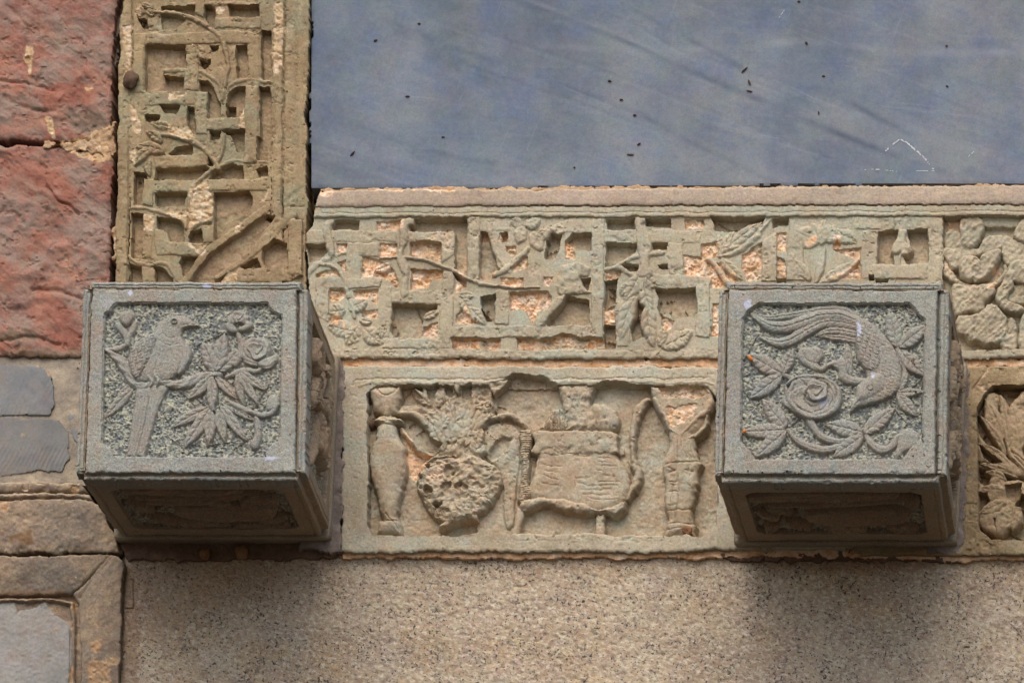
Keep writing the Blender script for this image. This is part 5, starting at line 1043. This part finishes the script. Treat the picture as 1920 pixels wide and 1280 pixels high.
        outd = {'B': (0, 0, -1), 'T': (0, 0, 1), 'L': (-1, 0, 0), 'R': (1, 0, 0)}[kind]
        flip = nn@np.array(outd, float) < 0
        if flip: nn = -nn
        def mp(a, b_, H):
            p = f(a, b_)+nn*(H*U)[..., None]; return p[..., 0], p[..., 1], p[..., 2]
        obs = R.build(root, mp, 'side_frame', M_CSIDE)
        # quads are wound for a view with a to the right and b downwards; turn them where that is the inside
        e1 = A1-A0; e2 = B1-A0; nq = -np.cross(e1, e2)
        if nq@nn < 0:
            for o in obs: o.data.flip_normals()
    hash_ = {'B': 1, 'T': 2, 'L': 3, 'R': 4}
    for kd in 'BTLR': side(kd)

def generic_side(seed):
    def f(R, base, Wd):
        rnd = random.Random(seed+int(Wd)); c = (Wd*.5, 200)
        k = R.part('branch'); R.line([(60, 90), (Wd*.3, 160), (Wd*.55, 190), (Wd*.75, 260), (Wd-70, 300)], [16, 20, 16, 10], 13, k, base=base)
        k = R.part('flower'); R.rose((Wd*.36, 245), 46, 44, 20, k, base=base)
        k = R.part('flower'); R.rose((Wd*.72, 130), 42, 38, 20, k, base=base)
        for i in range(11):
            a = rnd.uniform(0, 6.28); p = (rnd.uniform(80, Wd-80), rnd.uniform(100, 300)); l = rnd.uniform(55, 85)
            q = (min(Wd-60, max(60, p[0]+l*math.cos(a))), min(322, max(80, p[1]+l*math.sin(a))))
            k = R.part('leaf'); R.leaf(p, q, 30, 17, k, base=base, bend=rnd.uniform(-.1, .1))
    return f
def under_left(R, base, Wd):
    for pts, ws in (([(70, 92), (150, 84), (230, 96), (300, 84)], [10, 30, 26, 8]), ([(80, 120), (160, 128), (250, 112), (330, 96)], [10, 26, 20, 6]), ([(110, 160), (200, 150), (260, 170)], [14, 34, 16])):
        k = R.part('feather'); R.line(pts, ws, 14, k, base=base, f=lambda T, S_, d, t: -1.2*np.abs(np.sin(T*40))*(d > 0))
    k = R.part('bird'); R.poly([(150, 210), (200, 180), (270, 170), (330, 190), (345, 230), (300, 262), (220, 262), (170, 245)], 17, k, base=base, edge=.4, b=22, smooth=True)
    k = R.part('flower'); R.rose((322, 150), 34, 36, 16, k, base=base)
    for a, b, w in (((130, 290), (250, 300), 30), ((150, 300), (90, 250), 28), ((250, 300), (360, 310), 28), ((300, 280), (365, 250), 30), ((110, 220), (70, 160), 28), ((240, 130), (300, 110), 20)):
        k = R.part('leaf'); R.leaf(a, b, w, 13, k, base=base)
def under_right(R, base, Wd):
    for pts, ws in (([(62, 110), (140, 96), (240, 100), (330, 84)], [20, 44, 40, 14]), ([(90, 150), (170, 140), (260, 128), (345, 110)], [10, 30, 26, 14])):
        k = R.part('feather'); R.line(pts, ws, 16, k, base=base, f=lambda T, S_, d, t: -1.0*np.abs(np.sin(S_*.6))*(d > 0))
    k = R.part('bird'); R.poly([(150, 220), (210, 180), (300, 172), (350, 200), (340, 240), (270, 260), (190, 258)], 18, k, base=base, edge=.4, b=22, smooth=True)
    for a, b, w in (((100, 240), (62, 190), 30), ((110, 250), (160, 300), 30), ((90, 270), (70, 320), 26), ((350, 160), (372, 110), 24), ((300, 280), (360, 310), 30), ((250, 290), (190, 318), 30), ((130, 200), (80, 160), 26)):
        k = R.part('leaf'); R.leaf(a, b, w, 14, k, base=base)
    k = R.part('flower'); R.rose((225, 292), 40, 26, 15, k, base=base)

def scales(R, lab, amp=1.5, sx=13, sy=9, rot=0.0, sub=None, only=None):
    w = sub; X, Y = R.X[w], R.Y[w]; c, s_ = math.cos(rot), math.sin(rot); u = X*c+Y*s_; v = Y*c-X*s_
    row = np.floor(v/sy); fv = v/sy-row; fu = (u/sx+.5*(row % 2)) % 1.0-.5
    edge = np.abs(fv-(1-1.4*fu*fu*1.6)*.85); g = np.exp(-(edge/.13)**2)
    m = np.isin(R.L[w], [lab]); R.H[w] -= amp*g*m; R.H[w] += .7*amp*(fv-.5)*m
def bird_left(R, base):
    s = 3.2815
    def lf(a, b, w, h=10, bend=0.): R.leaf(cK(*a)[0], cK(*b)[0], w*.70/s, h, R.part('leaf'), base=base, bend=bend)
    lf((420, 705), (245, 890), 90, 8); lf((400, 690), (330, 770), 60, 7)
    tl = R.part('tail_feather'); R.poly(cK(440, 690, 640, 690, 600, 780, 560, 880, 528, 1000, 492, 1132, 450, 1122, 440, 1135, 385, 1125, 395, 1060, 412, 950, 436, 800), 10, tl, base=base, edge=.6, b=8)
    for k in range(7): R.groove(cK(450+k*24, 760, 440+k*19, 900, 400+k*16, 1110), 2, 1.3, only=[tl])
    R.groove(cK(520, 760, 500, 900, 450, 1120), 3, 2, only=[tl])
    br = R.part('branch'); R.line(cK(262, 470, 330, 530, 390, 610, 430, 680, 500, 690, 560, 670, 640, 680, 720, 685, 800, 655, 880, 628, 960, 630), sc(s, 24, 50, 60, 50, 44, 50, 70, 50, 30), 13, br, base=base, f=lambda T, S_, d, t: (1.0*np.sin(T*60+S_*.5)-1.3*np.exp(-(S_/.9)**2))*(d > 0))
    R.line(cK(270, 465, 330, 462, 385, 430, 400, 370), sc(s, 16, 34, 26, 22), 9, br, base=base)
    bd = R.part('bird'); R.poly(cK(548, 368, 570, 335, 590, 308, 615, 285, 645, 270, 680, 262, 720, 264, 760, 276, 785, 294, 792, 315, 770, 330, 735, 340, 722, 356, 716, 385, 724, 410, 742, 432, 756, 462, 760, 495, 748, 540, 728, 575, 702, 612, 668, 645, 630, 662, 540, 668, 450, 664, 428, 640, 408, 600, 396, 560, 398, 525, 420, 480, 450, 440, 500, 395), 15, bd, base=base, edge=.6, b=13)
    R.groove(cK(560, 420, 520, 520, 470, 640), 4, 4, only=[bd]); R.groove(cK(600, 370, 640, 400, 700, 395), 3, 1.5, only=[bd])
    wsub = R.win(cK(400, 260, 800, 670)); scales(R, bd, 1.1, 8, 5.5, .2, wsub)
    R.poly(cK(470, 690, 630, 690, 605, 755, 540, 765, 470, 750), 10.6, R.part('rump_feathers', None, None, bd), base=base, b=10, smooth=True)
    bk = R.part('beak', None, None, bd); R.poly(cK(712, 318, 740, 300, 800, 302, 828, 315, 824, 328, 770, 334, 730, 342), 14, bk, base=base, edge=.5, b=5); R.groove(cK(735, 322, 780, 317, 822, 318), 1.8, 2.5)
    wg = R.part('wing', None, None, bd); R.poly(cK(545, 375, 560, 430, 530, 520, 500, 580, 450, 655, 410, 600, 398, 540, 420, 470, 470, 410), 19, wg, base=base, edge=.6, b=9, smooth=True)
    scales(R, wg, 2.6, 13, 10, -.9, wsub)
    wg = R.part('wing', None, None, bd); R.poly(cK(745, 430, 772, 460, 780, 500, 755, 580, 715, 620, 700, 610, 720, 520), 15, wg, base=base, edge=.6, b=6, smooth=True)
    ey = R.part('eye', None, None, bd); R.line(cK(662, 300, 672, 290, 690, 290, 698, 303, 688, 316, 670, 315, 662, 302), [2.6], 19.5, ey, base=base); R.groove(cK(590, 420, 640, 450, 700, 440), 2.5, 1.2); R.groove(cK(555, 440, 575, 520, 560, 600), 3, 1.5)
    for a in ((520, 640), (560, 636)): R.line(cK(a[0], a[1], a[0]+20, a[1]+30, a[0]+10, a[1]+60), sc(s, 26, 30, 16), 17, R.part('claw', None, None, bd), base=base)
    # foliage
    for a, b, w, h in (((900, 820), (655, 945), 95, 9), ((900, 830), (740, 1072), 110, 11), ((905, 840), (885, 1058), 100, 12), ((945, 830), (985, 1038), 95, 11), ((960, 810), (1112, 1028), 95, 12), ((965, 790), (1170, 905), 70, 9),
                       ((900, 640), (768, 775), 95, 12), ((910, 640), (910, 860), 90, 14), ((930, 640), (1060, 775), 80, 11), ((1060, 620), (1100, 805), 75, 10), ((1075, 615), (1192, 805), 80, 12), ((1085, 610), (1232, 722), 80, 12),
                       ((930, 615), (850, 425), 125, 12), ((935, 615), (985, 370), 130, 14), ((950, 610), (1075, 470), 120, 11)): lf(a, b, w, h)
    st = lambda pts, ws, h=9: R.line(cK(*pts), sc(s, *ws), h, R.part('stem'), base=base)
    st((1000, 785, 1060, 820, 1140, 850, 1210, 872, 1275, 860, 1310, 810), (24, 34, 30, 36, 26), 12); st((900, 720, 905, 780, 920, 840), (22, 26, 22), 15); st((1050, 560, 1085, 500, 1090, 440, 1070, 380), (40, 50, 44, 30), 11); st((1000, 640, 1100, 600, 1180, 605, 1210, 575), (24, 34, 34, 26), 10)
    st((385, 440, 375, 380, 330, 320), (30, 44, 40), 10); st((390, 400, 420, 350, 440, 310), (20, 40, 30), 10)
    bud = lambda pts, h=12: R.poly(cK(*pts), h, R.part('bud'), base=base, edge=.5, b=8, smooth=True)
    bud((1245, 800, 1270, 750, 1310, 755, 1318, 800, 1290, 845, 1250, 840)); bud((1165, 890, 1195, 890, 1212, 960, 1205, 1040, 1170, 1085, 1140, 1050, 1170, 990)); bud((345, 250, 400, 235, 425, 275, 395, 320, 355, 310))
    R.rose(cK(1185, 475)[0], 24, 22, 17, R.part('flower'), base=base, turns=2)
    for pts in ((1095, 500, 1140, 470, 1130, 520, 1190, 545, 1180, 580, 1110, 560), (1190, 550, 1240, 520, 1300, 500, 1310, 545, 1260, 590, 1200, 580), (1110, 430, 1160, 395, 1150, 470, 1105, 480), (1215, 395, 1260, 430, 1265, 500, 1225, 500)):
        R.poly(cK(*pts), 14, R.part('petal'), base=base, edge=.45, b=6, smooth=True)
    for pts in ((1085, 530, 1140, 555, 1190, 565), (1200, 580, 1260, 575, 1300, 545)): R.groove(cK(*pts), 3, 2)
    R.rose(cK(1075, 268)[0], 15, 12, 14, R.part('flower'), base=base, turns=1.6)
    for pts in ((990, 320, 1020, 300, 1060, 340, 1060, 370, 1010, 365), (1070, 340, 1110, 320, 1120, 290, 1160, 310, 1150, 345, 1090, 365), (1010, 260, 1050, 250, 1050, 310, 1005, 315), (1100, 260, 1140, 270, 1120, 320, 1090, 300)):
        R.poly(cK(*pts), 13, R.part('petal'), base=base, edge=.45, b=6, smooth=True)
    R.attr('chip', cK(388, 122, 405, 115, 425, 125, 418, 148, 395, 145), 1, 2, 3); R.attr('chip', cK(852, 72, 880, 68, 898, 82, 890, 92, 860, 92), 1, 2, 3); R.attr('chip', cK(1232, 1140, 1290, 1132, 1315, 1142, 1280, 1155, 1235, 1152), .8, 3, 3); R.attr('chip', cK(232, 150, 290, 140, 320, 180, 260, 240), .18, 16, 8)

def bird_right(R, base):
    s = 3.2827
    def lf(a, b, w, h=12, bend=0.): R.leaf(cL(*a)[0], cL(*b)[0], w/s, h, R.part('leaf'), base=base, bend=bend, nv=6)
    st = lambda pts, ws, h=11: R.line(cL(*pts), sc(s, *ws), h, R.part('stem'), base=base, f=lambda T, S_, d, t: -1.2*np.exp(-((S_-1)/.9)**2)*(d > 0))
    st((1190, 460, 1215, 540, 1235, 600, 1215, 690, 1190, 740), (22, 28, 28, 22), 9)
    st((515, 965, 570, 1030, 650, 1070, 740, 1085, 840, 1060, 970, 990), (20, 40, 46, 44, 36, 22), 12); st((640, 890, 680, 960, 730, 1015, 830, 1035, 930, 1010), (50, 46, 44, 36, 16), 13)
    st((1000, 1000, 1040, 1060, 1100, 1088, 1160, 1065, 1190, 1010, 1230, 990), (30, 46, 50, 44, 36, 20), 11); st((490, 625, 540, 650, 580, 690), (24, 30, 40), 10)
    R.poly(cL(1200, 990, 1260, 950, 1320, 1000, 1310, 1060, 1230, 1100, 1200, 1140, 1180, 1120, 1190, 1060), 10, R.part('scroll_leaf'), base=base, edge=.5, b=10, smooth=True)
    st((800, 560, 850, 590, 860, 640, 930, 665, 1000, 660), (40, 60, 60, 50, 30), 12)
    R.poly(cL(575, 490, 600, 460, 660, 455, 720, 470, 730, 520, 700, 560, 720, 590, 680, 600, 620, 570, 580, 530), 11, R.part('bud'), base=base, edge=.45, b=9, smooth=True); R.groove(cL(600, 480, 640, 540, 720, 560), 3, 2); R.groove(cL(650, 460, 700, 500, 680, 550), 3, 2)
    R.poly(cL(700, 590, 780, 550, 850, 530, 880, 560, 870, 600, 800, 570, 730, 605), 12, R.part('petal'), base=base, edge=.5, b=6, smooth=True)
    for a, b, w in (((1190, 460), (1140, 240), 95), ((1200, 460), (1368, 318), 95), ((1205, 475), (1352, 635), 90), ((1195, 735), (1255, 610), 55), ((1195, 738), (1335, 735), 55), ((1190, 745), (1305, 880), 80),
                    ((480, 622), (262, 500), 100), ((485, 620), (545, 465), 75), ((478, 630), (285, 772), 95), ((505, 955), (360, 778), 100), ((500, 965), (232, 982), 95), ((505, 975), (320, 1128), 95),
                    ((975, 980), (745, 925), 100), ((985, 985), (1168, 828), 100), ((980, 1000), (795, 1130), 95)): lf(a, b, w)
    lf((880, 430), (900, 640), 50, 8)
    # rose
    R.rose(cL(660, 770)[0], 52, 38, 16, R.part('flower', None, 'large open rose beside the beak'), base=base, turns=1.9, ph=1.0); R.rose(cL(690, 735)[0], 24, 20, 24, R.part('flower_heart'), base=base, turns=1.8)
    R.line(cL(500, 700, 520, 780, 580, 850, 650, 890, 740, 880, 810, 830, 830, 750, 800, 680), sc(s, 20, 36, 40, 34, 40, 40, 20), 18, R.part('petal'), base=base)
    R.line(cL(510, 690, 560, 650, 640, 640, 720, 645, 790, 680), sc(s, 20, 26, 26, 20), 16, R.part('petal'), base=base)
    for g in ((560, 690, 540, 770, 590, 840, 660, 870), (600, 665, 640, 720, 620, 790, 660, 830), (760, 690, 780, 760, 740, 830, 680, 860), (690, 660, 760, 690, 800, 760, 770, 830)):
        R.groove(cL(*g), 3.2, 3.0)
    # long tail feathers
    def tail(pts, ws, h):
        R.line(cL(*pts), sc(s, *ws), h, R.part('tail_feather'), base=base, edge=.6, f=lambda T, S_, d, t: (-2.6*np.exp(-(S_/1.1)**2)-.8*np.abs(np.sin(T*t*.30-np.abs(S_)*.5)))*(d > 0))
    tail((960, 300, 880, 240, 760, 222, 620, 240, 500, 262, 400, 275, 300, 258), (40, 50, 44, 36, 30, 12), 9)
    tail((950, 420, 850, 398, 770, 392, 700, 380), (30, 40, 32, 10), 9); tail((945, 380, 840, 355, 760, 358, 690, 378), (40, 50, 40, 12), 11)
    tail((945, 330, 820, 300, 700, 318, 600, 370, 520, 415, 440, 428, 350, 392), (50, 66, 62, 70, 60, 16), 13)
    tail((950, 300, 840, 262, 720, 262, 600, 300, 500, 330, 400, 325, 305, 268), (50, 66, 62, 76, 70, 16), 15)
    bd = R.part('bird'); R.poly(cL(925, 290, 960, 280, 1030, 310, 1100, 380, 1160, 450, 1200, 530, 1215, 620, 1205, 700, 1165, 750, 1080, 790, 1000, 815, 940, 835, 900, 862, 915, 800, 935, 760, 940, 700, 1000, 650, 985, 590, 950, 530, 935, 440, 935, 360), 17, bd, base=base, edge=.6, b=14, smooth=True)
    ws = R.win(cL(880, 280, 1230, 870)); scales(R, bd, 1.5, 14, 11, .9, ws)
    wg = R.part('wing', None, None, bd); R.poly(cL(940, 340, 980, 330, 1060, 420, 1090, 520, 1060, 600, 1000, 600, 960, 540, 940, 440), 20.5, wg, base=base, edge=.6, b=7, smooth=True); scales(R, wg, 2.8, 15, 11, .9, ws)
    hd = R.part('head', None, None, bd); R.poly(cL(940, 720, 985, 660, 1060, 615, 1110, 640, 1120, 700, 1080, 750, 1000, 790, 950, 800, 935, 770), 22, hd, base=base, edge=.5, b=16, smooth=True)
    bk = R.part('beak', None, None, bd); R.poly(cL(900, 865, 915, 800, 932, 760, 970, 775, 985, 800, 950, 830), 15, bk, base=base, edge=.5, b=6); R.groove(cL(905, 858, 935, 815, 965, 785), 1.8, 2.5)
    ey = R.part('eye', None, None, bd); R.line(cL(1002, 712, 1020, 695, 1040, 700, 1038, 722, 1018, 732, 1004, 716), [2.6], 24.5, ey, base=base)
    for k in range(9): R.groove(cL(1085+k*0, 660+k*8, 1110+k*7, 640+k*14), 1.8, 1.2)
    R.attr('chip', cL(938, 308, 955, 306, 968, 350, 960, 410, 948, 400, 940, 350), 1, 2, 2); R.attr('chip', cL(245, 178, 290, 170, 290, 205, 262, 220, 245, 205), .9, 2, 4); R.attr('chip', cL(1030, 620, 1046, 622, 1045, 655, 1030, 655), .9, 2, 2); R.attr('chip', cL(700, 790, 755, 770, 765, 820, 720, 840), .45, 4, 4); R.attr('chip', cL(180, 130, 250, 120, 280, 180, 220, 240), .15, 16, 8)
def rot_window(c, *v): return c(*v)
def debris(root, pts, ref, seed, n=26):
    """dry grass hairs and crumbs caught on the stone: one part, too fine to count"""
    rnd = random.Random(seed); VV = []; QQ = []
    for i in range(n):
        ax, ay, bx, by = pts[rnd.randrange(len(pts))]; t = rnd.random(); px = ax+(bx-ax)*t+rnd.uniform(-3, 3); py = ay+(by-ay)*t+rnd.uniform(-3, 3)
        l = rnd.uniform(3, 12) if rnd.random() < .6 else rnd.uniform(2, 4); an = rnd.uniform(0, 6.28); w = rnd.uniform(.0004, .0008) if l > 5 else rnd.uniform(.0008, .0017)
        P = [Vector(at(px+l*(k/3-.5)*math.cos(an+k*.3), py+l*(k/3-.5)*math.sin(an+k*.3), -(ref+1.2)*U)) for k in range(4)]
        V, Q = tube_mesh(P, [w*.5, w, w, w*.4], 5); o = len(VV)
        VV += [(x-root.location.x, y-root.location.y, z-root.location.z) for x, y, z in V]; QQ += [tuple(j+o for j in q) for q in Q]
    ob = mesh_obj('dry_debris', VV, QQ, M_SPECK, root); ob['kind'] = 'stuff'
r1 = thing('carved_corbel', 'square grey stone corbel with a bird perched on a branch on its face', 'corbel', at(422, 1012, 0.0), 'square carved corbels')
corbel(r1, [(155, 525), (577, 526), (571, 898), (141, 897)], [(172, 541), (556, 542), (554, 886), (159, 886)],
       cK(330, 184, 1255, 182, 1272, 220, 1292, 236, 1345, 258, 1335, 1010, 1320, 1040, 1260, 1080, 1235, 1140, 305, 1140, 285, 1095, 228, 1055, 245, 250, 280, 232, 300, 200),
       [(219, 1012), (619, 1012), (634, 672), (228, 664)], bird_left, under_left, generic_side(5), 301)
r2 = thing('carved_corbel', 'square grey stone corbel with a long-tailed bird and a rose on its face', 'corbel', at(1588, 1022, 0.0), 'square carved corbels')
corbel(r2, [(1348, 526), (1780, 527), (1774, 902), (1338, 902)], [(1366, 542), (1757, 544), (1752, 889), (1357, 888)],
       cL(330, 188, 1260, 188, 1295, 210, 1320, 250, 1362, 285, 1352, 1020, 1300, 1060, 1260, 1110, 1225, 1155, 310, 1155, 285, 1110, 222, 1040, 232, 290, 262, 240, 300, 215),
       [(1380, 1022), (1792, 1022), (1811, 690), (1400, 684)], bird_right, under_right, generic_side(9), 331)
debris(r1, [(150, 560, 146, 880), (172, 538, 560, 538), (560, 560, 558, 870), (165, 880, 550, 882), (200, 850, 520, 852), (250, 700, 520, 800)], DU-1, 3, 34)
debris(r2, [(1352, 560, 1345, 880), (1370, 538, 1760, 540), (1764, 560, 1760, 870), (1362, 884, 1745, 886), (1400, 850, 1720, 855), (1700, 600, 1740, 880)], DU-1, 5, 46)
# orange lichen flecks on the right corbel's leaves
for i, (px, py, l, an, lb) in enumerate(((1407, 671, 13, .8, 'orange fleck on the upper left leaf of the right corbel'), (1396, 808, 8, 0, 'orange fleck on the lower left leaf tip of the right corbel'))):
    a = Vector(at(px-l/2*math.cos(an), py-l/2*math.sin(an), -(DU+1.5)*U)); b = Vector(at(px+l/2*math.cos(an), py+l/2*math.sin(an), -(DU+1.5)*U))
    V, Q = tube_mesh([Vector((0, 0, 0)), (b-a)*.3, (b-a)*.7, b-a], [.0006, .0022, .0024, .0006], 7)
    o = mesh_obj('orange_fleck', V, Q, M_RUST, None); o.location = a; o['label'] = lb; o['category'] = 'lichen fleck'; o['group'] = 'orange flecks on the right corbel'
